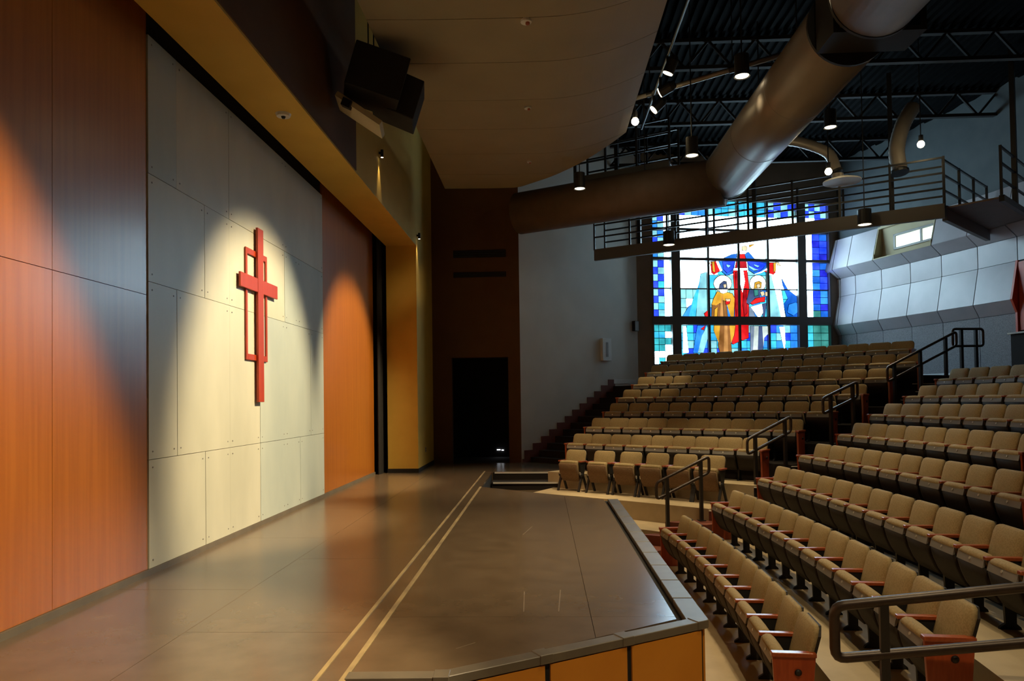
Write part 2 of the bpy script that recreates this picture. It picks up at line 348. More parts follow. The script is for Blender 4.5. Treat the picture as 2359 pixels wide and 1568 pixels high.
# ---- stage closure wall: orange wood panels either side of pale sheets
ws = empty('wall_stage', (0, 0, 0)); struct(ws, 'tall orange wood wall with a central field of pale sheets', 'wall')
MB().box(XW - 0.5, XW - 0.03, -3.5, 19.3, 0, 9.6).build('wall_backing', 'black', ws)
for (y0, y1) in ((-3.5, -0.6), (-0.6, 2.5), (2.5, 5.6), (5.6, 6.985), (12.715, 16.58)):
    for (z0, z1) in ((0.06, 2.81), (2.81, 7.6)):
        if y0 > 12 and z0 < 1: z1 = 7.6
        if y0 > 12 and z0 > 1: continue
        MB().box(XW - 0.028, XW, y0 + 0.003, y1 - 0.003, z0 + 0.003, z1 - 0.003).build('wood_panel', 'orange_wood', ws)
rows = [(0.06, 1.15, [6.99, 8.19, 8.85, 9.81, 10.79, 11.45, 12.71]), (1.15, 2.95, [6.99, 7.55, 8.85, 9.81, 10.79, 11.99, 12.71]),
        (2.95, 4.05, [6.99, 8.19, 8.85, 10.79, 11.37, 12.71]), (4.05, 5.47, [6.99, 7.55, 8.85, 10.79, 12.71])]
k = 0
for (z0, z1, yy) in rows:
    for a, b in zip(yy[:-1], yy[1:]):
        sh = MB().box(XW - 0.02, XW + 0.012 + 0.002 * (k % 2), a + 0.003, b - 0.003, z0 + 0.003, z1 - 0.003).build('cladding_sheet', ('sheet_white', 'sheet_cool')[(k * 7 // 3) % 2], ws)
        sc = MB()
        for yy_ in (a + 0.07, b - 0.07):
            for zz_ in (z0 + 0.08, z1 - 0.08): sc.tube([(XW + 0.010, yy_, zz_), (XW + 0.018, yy_, zz_)], 0.009, 6)
        sc.build('screw_heads', 'seat_strip', sh)
        k += 1
bb = MB().box(XW - 0.02, XW + 0.022, -3.5, 16.58, 0.0, 0.06).build('baseboard_stage', 'stage_trim'); struct(bb, 'dark skirting along the foot of the orange wall', 'baseboard')
dr = MB()
dr.add([(XW + 0.10 + 0.05 * math.sin(i * 1.9), 16.58 + 0.5 * i / 24, z) for z in (0.0, 8.0) for i in range(25)], [(i, i + 1, 26 + i, 25 + i) for i in range(24)])
tag(dr.build('stage_drape', 'black', smooth=True), 'black pleated drape hanging beside the right-hand end of the orange wall', 'curtain')

# ---- proscenium
pro = empty('wall_proscenium'); struct(pro, 'ochre plaster proscenium with deep header and far pier', 'wall')
MB().box(-3.72, -2.99, -3.5, 16.90, 5.44, 9.6).build('header', 'ochre_plaster', pro)
MB().box(-3.72, -2.99, 16.90, 19.3, 0.10, 9.6).build('pier', 'ochre_plaster', pro)
MB().box(-2.992, -2.978, -3.5, 11.4, 5.47, 9.6).build('header_shade_face', 'brown_plaster', pro)  # header's shade painted as a dark brown slab over the ochre plaster
bp = MB().box(-3.73, -2.98, 16.885, 19.3, 0.0, 0.10).build('baseboard_pier', 'black'); struct(bp, 'black skirting at the foot of the ochre pier', 'baseboard')

# ---- brown wall with the dark doorway, pillar edge
wb = empty('wall_back'); struct(wb, 'dark brown wall around a tall black doorway', 'wall')
MB().box(-2.99, -2.47, 19.3, 19.5, 0, 9.6).build('wall_piece', 'brown_plaster', wb)
MB().box(-0.93, -0.60, 19.3, 19.5, 0, 9.6).build('wall_piece', 'brown_plaster', wb)
MB().box(-2.47, -0.93, 19.3, 19.5, 2.87, 9.6).build('wall_piece', 'brown_plaster', wb)
do = empty('door_1'); struct(do, 'tall black open doorway at the far end of the stage', 'doorway')
MB().box(-2.7, -0.7, 21.4, 21.5, 0, 3.2).build('recess_back', 'black', do)
MB().box(-2.75, -2.70, 19.5, 21.5, 0, 3.2).build('recess_side', 'black', do)
MB().box(-0.70, -0.65, 19.5, 21.5, 0, 3.2).build('recess_side', 'black', do)
MB().box(-2.75, -0.65, 19.5, 21.5, 2.95, 3.05).build('recess_top', 'black', do)
MB().box(-2.75, -0.65, 19.3, 21.5, -0.05, -0.001).build('recess_floor', 'black', do)
MB().box(-1.40, -1.30, 21.38, 21.4, 0.20, 0.225).build('light_gap', 'led_white', do)
MB().box(-1.26, -1.20, 21.38, 21.4, 0.19, 0.215).build('light_gap', 'led_white', do)

# ---- grey side wall up to the window
gw = MB().extr([GW0 + Vector((0, 0, -1)), GW1 + Vector((0, 0, -1)), GW1 + Vector((0, 0, 9.6)), GW0 + Vector((0, 0, 9.6))], -GWN * 0.2).build('wall_side', 'grey_plaster'); struct(gw, 'smooth grey side wall rising beside the stained glass seats', 'wall')
# stepped skirting and side aisle steps along this wall
NS = 12; L0, L1 = 0.10, 3.95
sk = []
tr = empty('stair_side'); struct(tr, 'dark side aisle stair along the grey wall', 'stairs')
for i in range(NS):
    s0 = L0 + (L1 - L0) * i / NS; s1 = L0 + (L1 - L0) * (i + 1) / NS; z = 0.05 + 0.178 * (i + 1)
    sk += [(s0, z + 0.10), (s1, z + 0.10)]; z -= 0.10
    a = GW0 + GWD * (s0 + 0.22) + GWN * 0.02; b = GW0 + GWD * (L1 + 0.6) + GWN * 0.02
    MB().prism([(a.x, a.y), (a.x + GWN.x * 1.9 + GWD.x * 0.12, a.y + GWN.y * 1.9 + GWD.y * 0.12), (b.x + GWN.x * 1.5, b.y + GWN.y * 1.5), (b.x, b.y)], z - 0.4, z).build('step', 'carpet_dark', tr)
pts = [(s, z) for s, z in sk]
pp = [GW0 + GWD * s + Vector((0, 0, z)) for s, z in pts]
poly = pp + [GW0 + GWD * L1 + Vector((0, 0, 1.6)), GW0 + GWD * 0.02 + Vector((0, 0, -0.3)), GW0 + GWD * 0.02 + Vector((0, 0, 0.10)), GW0 + GWD * L0 + Vector((0, 0, 0.10))]
skm = MB().extr(poly, GWN * 0.015).build('trim_1', 'riser_brown'); struct(skm, 'dark red stepped skirting climbing the grey wall', 'trim')
a = GW0 + GWD * 3.9 + GWN * 0.016; b = GW0 + GWD * 5.0 + GWN * 0.016
t2 = MB().extr([a + Vector((0, 0, 2.16)), b + Vector((0, 0, 2.16)), b + Vector((0, 0, 2.30)), a + Vector((0, 0, 2.30))], -GWN * 0.014).build('trim_2', 'white_paint'); struct(t2, 'short pale skirting at the top of the grey wall stair', 'trim')

# ---- window wall
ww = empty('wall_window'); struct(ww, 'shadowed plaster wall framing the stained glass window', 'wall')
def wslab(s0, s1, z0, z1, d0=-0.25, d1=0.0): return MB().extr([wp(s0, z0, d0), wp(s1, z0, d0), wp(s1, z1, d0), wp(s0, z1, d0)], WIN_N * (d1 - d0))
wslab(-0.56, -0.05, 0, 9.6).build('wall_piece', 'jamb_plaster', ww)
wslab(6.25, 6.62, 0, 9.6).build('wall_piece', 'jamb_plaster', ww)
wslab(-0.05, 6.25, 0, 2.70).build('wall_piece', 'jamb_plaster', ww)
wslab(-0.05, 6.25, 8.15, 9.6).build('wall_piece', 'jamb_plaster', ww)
win = empty('window_1'); struct(win, 'large stained glass window with three robed figures in blue and red', 'window')
fr = MB()
for s0, s1 in ((-0.05, 0.0), (0.62, 0.92), (5.06, 5.36), (6.2, 6.25)): wslab(s0, s1, 2.70, 8.15, -0.16, 0.02).build('mullion', 'mullion_grey', win)
for s in (1.905, 2.97, 4.01): wslab(s - 0.038, s + 0.038, 2.70, 8.15, -0.15, -0.02).build('mullion', 'mullion_grey', win)
wslab(-0.05, 6.25, 4.06, 4.33, -0.16, 0.025).build('transom', 'mullion_grey', win)
wslab(0.0, 6.2, 6.16, 6.25, -0.15, -0.01).build('transom', 'mullion_grey', win)
wslab(0.0, 6.2, 7.13, 7.21, -0.15, -0.01).build('transom', 'mullion_grey', win)
wslab(0.0, 6.2, 5.225, 5.26, -0.15, -0.06).build('transom', 'mullion_grey', win)
wslab(-0.05, 6.25, 2.70, 2.79, -0.16, 0.05).build('window_sill', 'mullion_grey', win)
BAYS = [(0.0, 0.62), (0.92, 1.867), (1.943, 2.932), (3.008, 3.972), (4.048, 5.06), (5.36, 6.2)]
BANDS = [(2.79, 4.06), (4.33, 5.225), (5.26, 6.16), (6.25, 7.13), (7.21, 8.15)]
wslab(0.0, 6.2, 2.79, 8.15, -0.155, -0.13).build('lead_backing', 'black', win)
rnd = random.Random(5)
def pane(s0, s1, z0, z1, col, g=0.010):
    MB().extr([wp(s0 + g, z0 + g, -0.128), wp(s1 - g, z0 + g, -0.128), wp(s1 - g, z1 - g, -0.128), wp(s0 + g, z1 - g, -0.128)], WIN_N * 0.012).build('pane', 'glass_' + col, win)
def grid(s0, s1, z0, z1, nx, nz, fn):
    for i in range(nx):
        for j in range(nz):
            pane(s0 + (s1 - s0) * i / nx, s0 + (s1 - s0) * (i + 1) / nx, z0 + (z1 - z0) * j / nz, z0 + (z1 - z0) * (j + 1) / nz, fn(i, j))
for bi, (s0, s1) in enumerate(BAYS):
    for ba, (z0, z1) in enumerate(BANDS):
        if bi == 0:
            if ba == 0: grid(s0, s1, z0, z1, 3, 6, lambda i, j: 'white' if (i + (5 - j) * 0.7 > 2.6 and rnd.random() < 0.8) else rnd.choice(['teal', 'cyan', 'ice', 'teal']))
            else:
                grid(s0, 0.42, z0, z1, 2, 4, lambda i, j: ('ice' if (i + j) % 2 else rnd.choice(['royal', 'mid', 'royal'])) if rnd.random() < 0.9 else 'cyan')
                pane(0.42, s1, z0, z1, 'white')
        elif bi == 5:
            if ba == 0: grid(s0, s1, z0, z1, 3, 5, lambda i, j: 'cyan' if i == 0 and j < 4 else rnd.choice(['green', 'teal', 'green']))
            elif ba == 4: grid(s0, s1, z0, z1, 4, 4, lambda i, j: ('ice' if (i + j) % 2 else 'royal') if j >= 2 else ('white' if i < 2 else 'royal'))
            else:
                pane(s0, 5.66, z0, z1, 'white')
                grid(5.66, s1, z0, z1, 2, 4, lambda i, j, ba=ba: rnd.choice(['navy', 'royal', 'royal', 'deep', 'mid']) if ba > 1 else rnd.choice(['navy', 'mid', 'deep', 'green', 'royal']))
        else:
            if ba == 0: grid(s0, s1, z0, z1, 4, 5, lambda i, j: rnd.choice(['cyan', 'ice', 'mid', 'cyan', 'royal', 'ice', 'cyan']))
            elif ba == 1: grid(s0, s1, z0, z1, 4, 3, lambda i, j: rnd.choice(['ice', 'cyan', 'ice', 'white']) if bi in (1, 4) else rnd.choice(['ice', 'cyan', 'mid']))
            elif ba == 2 and bi in (2, 3): grid(s0, s1, z0, z1, 3, 2, lambda i, j: rnd.choice(['ice', 'cyan', 'ice', 'white']))
            elif ba == 4:
                pane(s0, s1, z0, 7.66, 'white')
                grid(s0, s1, 7.66, z1, 4, 2, lambda i, j, bi=bi: rnd.choice(['royal', 'mid', 'ice', 'cyan']) if bi < 3 else ('cyan' if bi == 3 else ('ice' if (i + j) % 2 else 'royal')))
            else: pane(s0, s1, z0, z1, 'white')
# leaded glass pieces of the three figures and the mantle: colour, layer, outline in metres on the window (along, up)
FIG = [
('ice',1,[(1.68,5.73),(1.92,5.81),(1.93,4.32),(1.49,4.32),(1.55,4.97)]),
('cyan',1,[(1.4,4.92),(1.59,5.38),(1.68,5.73),(1.55,4.9),(1.46,4.34),(1.23,4.32)]),
('mid',1,[(1.01,4.32),(1.23,4.64),(1.39,4.77),(1.33,4.32)]),
('mid',1,[(1.36,3.16),(1.53,4.04),(1.83,4.04),(1.67,3.71),(1.52,3.16)]),
('ice',1,[(1.52,3.16),(1.67,3.71),(1.86,4.02),(1.9,3.71),(1.71,3.16)]),
('white',1,[(1.03,4.01),(1.13,4.01),(1.2,3.16),(1.01,3.16)]),
('ice',1,[(4.09,5.72),(4.29,5.72),(4.65,4.33),(4.1,4.33)]),
('white',2,[(4.16,5.72),(4.37,5.72),(4.53,5.0),(4.62,4.33),(4.48,4.33),(4.33,5.03)]),
('deep',1,[(4.54,5.62),(4.75,5.26),(5.07,5.01),(5.27,4.75),(5.26,4.34),(4.68,4.33),(4.58,4.75),(4.75,4.95),(4.57,5.39)]),
('mid',2,[(4.77,4.75),(5.03,4.83),(5.21,4.6),(4.92,4.39),(4.71,4.49)]),
('white',2,[(4.41,4.0),(4.59,4.0),(4.6,3.46),(4.57,3.25),(4.49,3.59)]),
('halo',2,[(2.74,5.43),(2.71,5.32),(2.62,5.22),(2.49,5.17),(2.35,5.17),(2.23,5.22),(2.15,5.31),(2.11,5.42),(2.15,5.54),(2.24,5.63),(2.36,5.69),(2.5,5.69),(2.62,5.64),(2.71,5.55)]),
('halo',2,[(3.95,5.45),(3.92,5.33),(3.84,5.24),(3.72,5.18),(3.6,5.18),(3.48,5.23),(3.4,5.32),(3.38,5.44),(3.41,5.56),(3.49,5.65),(3.61,5.71),(3.74,5.71),(3.85,5.66),(3.93,5.56)]),
('red',3,[(2.8,5.88),(3.0,5.88),(2.97,4.33),(3.01,4.07),(2.98,3.54),(2.76,3.43),(2.7,3.46),(2.83,4.04),(2.84,4.73),(2.83,5.27)]),
('red',3,[(3.05,5.88),(3.28,5.89),(3.35,5.27),(3.3,4.33),(3.29,3.64),(3.08,3.56),(3.01,3.59)]),
('crimson',4,[(2.88,5.8),(2.95,5.81),(2.95,4.73),(2.89,4.32),(2.86,4.73)]),
('crimson',4,[(3.16,5.25),(3.24,5.27),(3.25,4.48),(3.16,4.33),(3.12,4.73)]),
('crimson',3,[(2.93,6.19),(3.26,6.19),(3.29,5.91),(2.86,5.91)]),
('red',3,[(3.04,6.41),(3.21,6.41),(3.26,6.19),(3.01,6.19)]),
('white',5,[(3.04,5.88),(3.14,5.86),(3.19,5.5),(3.1,5.14),(3.04,5.4)]),
('white',5,[(2.82,5.93),(3.31,5.94),(3.29,5.88),(2.8,5.87)]),
('skin',5,[(3.12,6.65),(3.22,6.68),(3.3,6.63),(3.28,6.55),(3.2,6.51),(3.12,6.55)]),
('white',5,[(3.04,6.51),(3.27,6.51),(3.24,6.42),(3.04,6.41)]),
('gold',5,[(3.38,6.71),(3.58,6.74),(3.54,6.71),(3.39,6.63)]),
('azure',3,[(2.49,6.26),(2.75,6.39),(2.95,6.41),(2.89,6.21),(2.82,5.89),(2.76,5.75),(2.56,5.7),(2.43,5.8),(2.36,5.95),(2.31,6.14),(2.44,6.23)]),
('royal',4,[(2.44,6.14),(2.85,6.16),(2.78,5.9),(2.59,5.77),(2.46,5.9)]),
('white',4,[(2.2,6.14),(2.28,6.14),(2.41,5.85),(2.34,5.82)]),
('ice',5,[(2.56,6.05),(2.7,6.02),(2.63,5.95),(2.57,5.99)]),
('azure',3,[(3.22,6.42),(3.37,6.48),(3.58,6.25),(3.78,6.16),(4.01,6.14),(3.99,5.95),(3.8,5.82),(3.58,5.75),(3.36,5.89),(3.31,6.14)]),
('royal',4,[(3.31,6.16),(3.75,6.15),(3.97,6.1),(3.85,5.95),(3.69,5.84),(3.47,5.92)]),
('ice',5,[(3.34,6.03),(3.58,5.92),(3.69,5.89),(3.52,5.87),(3.36,5.97)]),
('ice',5,[(3.52,6.07),(3.72,6.02),(3.67,5.98),(3.56,6.02)]),
('white',5,[(4.0,5.96),(4.03,5.92),(3.77,5.79),(3.54,5.74),(3.58,5.76),(3.8,5.84)]),
('red',4,[(2.01,6.13),(2.2,6.15),(2.34,5.85),(2.13,5.72),(2.04,5.79)]),
('gold',5,[(2.06,6.13),(2.13,6.14),(2.15,5.79),(2.08,5.82)]),
('red',4,[(3.89,5.85),(4.1,6.13),(4.3,6.14),(4.29,5.83),(4.21,5.75)]),
('gold',5,[(4.23,6.13),(4.3,6.14),(4.3,5.9),(4.23,5.82)]),
('skin',5,[(4.3,6.15),(4.41,6.14),(4.5,6.04),(4.38,6.06)]),
('skin',5,[(1.94,6.09),(2.02,6.13),(2.03,6.06)]),
('slate',4,[(2.44,5.5),(2.54,5.48),(2.57,5.26),(2.29,5.26),(2.33,5.39)]),
('skin',5,[(2.44,5.39),(2.53,5.4),(2.53,5.3),(2.46,5.28)]),
('white',5,[(2.31,5.22),(2.57,5.23),(2.55,5.14),(2.43,5.1),(2.33,5.13)]),
('gold',4,[(2.23,5.16),(2.33,5.13),(2.43,5.1),(2.55,5.14),(2.74,5.09),(2.82,4.94),(2.78,4.32),(2.68,4.32),(2.52,4.83),(2.3,4.78),(2.17,4.7),(2.02,4.73),(2.1,4.93)]),
('brown',4,[(2.03,4.71),(2.3,4.77),(2.31,4.32),(2.01,4.32)]),
('umber',4,[(2.32,4.78),(2.4,5.08),(2.45,4.78),(2.44,4.32),(2.31,4.32)]),
('brown',5,[(2.42,4.86),(2.52,4.83),(2.56,4.32),(2.44,4.32)]),
('gold',5,[(2.12,4.57),(2.22,4.65),(2.19,4.32),(2.1,4.32)]),
('red',6,[(2.5,4.83),(2.66,4.88),(2.62,4.76),(2.51,4.73)]),
('skin',6,[(2.49,4.91),(2.66,4.91),(2.65,4.84),(2.54,4.83)]),
('brown',4,[(2.29,4.04),(2.45,4.04),(2.4,3.18),(2.27,3.18),(2.22,3.41)]),
('umber',4,[(2.45,4.04),(2.55,4.04),(2.56,3.18),(2.4,3.18)]),
('brown',4,[(2.55,4.04),(2.63,4.04),(2.68,3.18),(2.56,3.18)]),
('gold',4,[(2.09,4.04),(2.29,4.04),(2.24,3.46),(2.08,3.86)]),
('gold',4,[(2.63,4.04),(2.83,4.04),(2.77,3.71),(2.67,3.48)]),
('red',5,[(1.75,4.42),(1.89,4.55),(1.92,4.33),(1.79,4.34)]),
('red',5,[(1.62,3.94),(1.78,4.04),(1.72,3.89)]),
('gold',4,[(3.56,5.46),(3.68,5.51),(3.78,5.46),(3.76,5.3),(3.53,5.28)]),
('skin',5,[(3.61,5.4),(3.71,5.43),(3.73,5.33),(3.64,5.28)]),
('slate',4,[(3.36,5.24),(3.76,5.25),(3.76,5.15),(3.67,4.92),(3.33,4.74),(3.23,4.81),(3.29,4.99)]),
('slate',4,[(3.8,4.74),(3.94,4.79),(3.87,4.33),(3.82,4.33)]),
('green',5,[(3.51,5.22),(3.65,5.23),(3.65,5.05),(3.53,5.02)]),
('red',6,[(3.37,4.79),(3.56,4.94),(3.89,5.0),(3.87,4.84),(3.69,4.82),(3.44,4.74)]),
('skin',6,[(3.73,5.15),(3.84,5.18),(3.88,5.07),(3.78,5.01)]),
('skin',6,[(3.9,5.16),(4.01,5.15),(4.0,5.04),(3.91,5.02)]),
('white',5,[(3.39,4.66),(3.77,4.76),(3.81,4.48),(3.71,4.33),(3.63,4.33)]),
('grey',4,[(3.33,4.66),(3.44,4.61),(3.54,4.33),(3.32,4.33)]),
('grey',4,[(3.36,4.02),(3.5,4.02),(3.43,3.2),(3.35,3.2)]),
('pale',4,[(3.5,4.02),(3.65,4.02),(3.6,3.2),(3.43,3.2)]),
('slate',4,[(3.65,4.02),(3.78,4.02),(3.79,3.2),(3.6,3.2)]),
('pale',4,[(3.78,4.02),(3.97,4.02),(3.98,3.77),(3.84,3.64),(3.81,3.36)]),
]
for col, lay, poly in FIG:
    d = -0.122 + 0.010 * lay
    n = len(poly); ar = sum(poly[i][0] * poly[(i + 1) % n][1] - poly[(i + 1) % n][0] * poly[i][1] for i in range(n))
    if ar < 0: poly = poly[::-1]
    g = MB().extr([wp(s, z, d) for s, z in poly], WIN_N * 0.008).build('glass_piece', 'glass_' + col, win)
    cx = sum(p[0] for p in poly) / n; cz = sum(p[1] for p in poly) / n
    big = [(cx + (s - cx) * 1.0 + (0.016 if s > cx else -0.016), z + (0.014 if z > cz else -0.014)) for s, z in poly]
    MB().extr([wp(s, z, d - 0.0035) for s, z in big], WIN_N * 0.004).build('lead_outline', 'black', g)

# ---- rear wall: faceted, tilted grey panels on an arc concentric with the seats
rw = empty('wall_rear'); struct(rw, 'curved rear wall of tilted grey panels in two sawtooth tiers', 'wall')
JT = [0.398, 0.384, 0.368, 0.342, 0.315, 0.288, 0.259, 0.230]
tj = 0.230
while tj > -0.30: tj -= 0.028; JT.append(tj)
PROF = [(0.0, 1.5), (0.0, 3.70), (0.19, 4.03), (0.0, 5.0), (0.0, 5.60), (0.34, 5.88), (0.08, 6.90)]
def rp(th, pr): return Vector((*pc(REAR - pr[0], th), pr[1]))
for i in range(len(JT) - 1):
    ta, tb = JT[i], JT[i + 1]
    for j in range(len(PROF) - 1):
        if i >= 7 and i <= 8 and j < 3: continue           # red portal stands here
        if j == 5 and i in (3, 4): continue                # small window opening
        g = 0.0003 if j else 0.0002
        q = [rp(ta - g, PROF[j]), rp(tb + g, PROF[j]), rp(tb + g, PROF[j + 1]), rp(ta - g, PROF[j + 1])]
        e = (q[3] - q[0]).normalized() * 0.006
        q[0] += e; q[1] += e; q[2] -= e; q[3] -= e
        nrm = (q[1] - q[0]).cross(q[3] - q[0]).normalized()
        if nrm.x < 0: nrm = -nrm
        MB().extr(q, nrm * 0.03).build('wall_panel', 'speckle_grey' if j == 0 else 'cladding_grey', rw)
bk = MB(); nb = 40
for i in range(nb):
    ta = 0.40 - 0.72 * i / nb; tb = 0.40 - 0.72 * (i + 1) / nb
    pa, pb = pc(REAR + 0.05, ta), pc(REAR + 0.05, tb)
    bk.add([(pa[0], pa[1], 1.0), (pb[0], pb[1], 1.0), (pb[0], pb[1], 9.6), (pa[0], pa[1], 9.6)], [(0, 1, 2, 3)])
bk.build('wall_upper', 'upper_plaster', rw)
# small green-lit window set in a deep ochre recess
w2 = empty('window_2'); struct(w2, 'small green-tinted window in a deep recess of the rear wall', 'window')
ta, tb = 0.3415, 0.2885
A, B = Vector((*pc(REAR - 0.0, ta), 0)), Vector((*pc(REAR - 0.0, tb), 0)); d = (B - A).normalized(); nn = Vector((-abs(d.y), -d.x if d.y < 0 else d.x, 0))
nn = Vector((d.y, -d.x, 0)); nn = nn if nn.x < 0 else -nn
def w2p(s, z, off): return A + d * s + nn * off + Vector((0, 0, z))
LW = (B - A).length
MB().extr([w2p(0, 5.86, -0.02), w2p(LW, 5.86, -0.02), w2p(LW, 7.0, -0.02), w2p(0, 7.0, -0.02)], nn * 0.03).build('recess_back', 'tan_plaster', w2)
MB().extr([w2p(0.0, 5.88, 0), w2p(LW, 5.88, 0), w2p(LW, 5.88, 0.34), w2p(0, 5.88, 0.34)], (0, 0, 0.03)).build('recess_sill', 'tan_plaster', w2)
MB().extr([w2p(0.0, 6.84, 0), w2p(LW, 6.84, 0), w2p(LW, 6.84, 0.12), w2p(0, 6.84, 0.12)], (0, 0, 0.06)).build('recess_head', 'tan_plaster', w2)
for s in (0.0, LW - 0.03): MB().extr([w2p(s, 5.9, 0), w2p(s + 0.03, 5.9, 0), w2p(s + 0.03, 5.9, 0.33), w2p(s, 5.9, 0.33)], (0, 0, 0.15)).build('recess_jamb', 'tan_plaster', w2)
for s in (0.0, LW - 0.03): MB().extr([w2p(s, 5.9, 0), w2p(s, 5.9, 0.335), w2p(s, 6.86, 0.10), w2p(s, 6.86, 0)], d * 0.03).build('recess_jamb', 'tan_plaster', w2)
for (s0, s1) in ((0.62, 1.52), (1.60, 2.04)):
    MB().extr([w2p(s0, 6.17, 0.02), w2p(s1, 6.17, 0.02), w2p(s1, 6.50, 0.02), w2p(s0, 6.50, 0.02)], nn * 0.012).build('pane', 'glass_mint', w2)
for (s0, s1, z0, z1) in ((0.54, 0.61, 6.10, 6.57), (1.53, 1.59, 6.10, 6.57), (2.05, 2.11, 6.10, 6.57), (0.54, 2.11, 6.10, 6.16), (0.54, 2.11, 6.51, 6.57)):
    MB().extr([w2p(s0, z0, 0.012), w2p(s1, z0, 0.012), w2p(s1, z1, 0.012), w2p(s0, z1, 0.012)], nn * 0.05).build('window_frame', 'stage_trim', w2)
# red portal at the right edge
po = empty('door_2'); struct(po, 'bright red wooden portal set into the rear wall at the right edge', 'doorway')
ta, tb = 0.2298, 0.174
A2, B2 = Vector((*pc(REAR - 0.02, ta), 0)), Vector((*pc(REAR - 0.02, tb), 0)); d2 = (B2 - A2).normalized(); n2 = Vector((d2.y, -d2.x, 0)); n2 = n2 if n2.x < 0 else -n2
def p2(s, z, off): return A2 + d2 * s + n2 * off + Vector((0, 0, z))
L2 = (B2 - A2).length
MB().extr([p2(0, 1.9, 0.0), p2(0, 1.9, 0.10), p2(0, 3.7, 0.10), p2(0, 4.03, 0.24), p2(0, 5.0, 0.05), p2(0, 5.0, 0.0)], d2 * 0.06).build('portal_side', 'red_portal', po)
MB().extr([p2(L2 - 0.06, 1.9, 0.0), p2(L2 - 0.06, 1.9, 0.10), p2(L2 - 0.06, 5.0, 0.10), p2(L2 - 0.06, 5.0, 0.0)], d2 * 0.06).build('portal_side', 'red_portal', po)
for i in range(4):
    a_ = 0.08 + (L2 - 0.16) * i / 4; b_ = 0.08 + (L2 - 0.16) * (i + 1) / 4
    MB().extr([p2(a_ + 0.01, 3.25, 0.0), p2(b_ - 0.01, 3.25, 0.0), p2(b_ - 0.01, 4.95, 0.0), p2(a_ + 0.01, 4.95, 0.0)], n2 * 0.06).build('portal_panel', 'red_portal', po)
MB().extr([p2(0.06, 1.9, -0.03), p2(L2 - 0.06, 1.9, -0.03), p2(L2 - 0.06, 3.25, -0.03), p2(0.06, 3.25, -0.03)], n2 * 0.05).build('portal_recess', 'black', po)
br = MB(); NBR = 16
for i in range(NBR):
    ta = 0.385 - 0.155 * i / NBR; tb = 0.385 - 0.155 * (i + 1) / NBR
    q = [Vector((*pc(REAR - 0.002, ta), zt(10) + ZF)), Vector((*pc(REAR - 0.002, tb), zt(10) + ZF)), Vector((*pc(REAR - 0.002, tb), zt(10) + ZF + 0.14)), Vector((*pc(REAR - 0.002, ta), zt(10) + ZF + 0.14))]
    br.extr(q, Vector((-math.cos(ta), -math.sin(ta), 0)) * 0.03)
struct(br.build('baseboard_rear', 'white_paint'), 'pale skirting along the foot of the rear wall', 'baseboard')

# ---- roof, remaining walls
rf = empty('ceiling'); struct(rf, 'black corrugated roof deck high above the seats', 'ceiling')
cg = MB(); N = 96; x0, x1 = -4.2, 14.5
for i in range(N):
    a_ = x0 + (x1 - x0) * i / N; w_ = (x1 - x0) / N
    zz = (9.55, 9.62)
    cg.add([(a_, -3.7, zz[0]), (a_ + w_ * 0.4, -3.7, zz[0]), (a_ + w_ * 0.5, -3.7, zz[1]), (a_ + w_ * 0.9, -3.7, zz[1]), (a_ + w_, -3.7, zz[0]),
            (a_, 27, zz[0]), (a_ + w_ * 0.4, 27, zz[0]), (a_ + w_ * 0.5, 27, zz[1]), (a_ + w_ * 0.9, 27, zz[1]), (a_ + w_, 27, zz[0])], [(j, j + 1, j + 6, j + 5) for j in range(4)])
cg.build('roof_deck', 'ceiling_black', rf)
for y in (6.0, 9.2, 12.4, 15.6, 18.8, 22.0):
    jo = MB().bar((2.2, y, 9.5), (13.4, y, 9.5), 0.12, 0.08).bar((2.2, y, 8.9), (13.4, y, 8.9), 0.12, 0.08)
    for i in range(22):
        xa = 2.2 + 11.2 * i / 22; jo.bar((xa, y, 9.5 if i % 2 else 8.9), (xa + 11.2 / 22, y, 8.9 if i % 2 else 9.5), 0.05, 0.05, (0, 1, 0))
    jo.build('roof_joist', 'black', rf)
wn = MB().box(-4.2, 14.5, -3.7, -3.5, -1.3, 9.6).build('wall_near', 'brown_plaster'); struct(wn, 'dark brown wall closing the hall behind the viewer', 'wall')
# ================================================================== SEATS
def pillow(W, H, lean0, lean1, z0, bulge, thick, rtop=0.07, rbot=0.03, nx=8, nz=8):
    m = MB(); F, Bk = [], []
    for j in range(nz + 1):
        t = j / nz; t = 0.5 - 0.5 * math.cos(PI * t)
        z = z0 + H * t
        half = W / 2
        if z > z0 + H - rtop: q = (z - (z0 + H - rtop)) / rtop; half -= rtop * (1 - math.sqrt(max(0, 1 - q * q)))
        if z < z0 + rbot: q = (z0 + rbot - z) / rbot; half -= rbot * (1 - math.sqrt(max(0, 1 - q * q)))
        y = lean0 + (lean1 - lean0) * t
        ed = (1 - abs(2 * t - 1) ** 6)
        for i in range(nx + 1):
            s = -math.cos(PI * i / nx); x = half * s
            F.append((x, y + bulge * (1 - abs(s) ** 5) * ed + 0.004 * s * s, z)); Bk.append((x, y - thick, z))
    n = len(F); fs = []
    w = nx + 1
    for j in range(nz):
        for i in range(nx):
            a = j * w + i; fs.append((a, a + 1, a + w + 1, a + w)); fs.append((n + a + w, n + a + w + 1, n + a + 1, n + a))
        a = j * w; fs.append((a + w, n + a + w, n + a, a)); a = j * w + nx; fs.append((a, n + a, n + a + w, a + w))
    for i in range(nx): fs.append((i + 1, i, n + i, n + i + 1)); a = nz * w + i; fs.append((a, a + 1, n + a + 1, n + a))
    return m.add(F + Bk, fs)
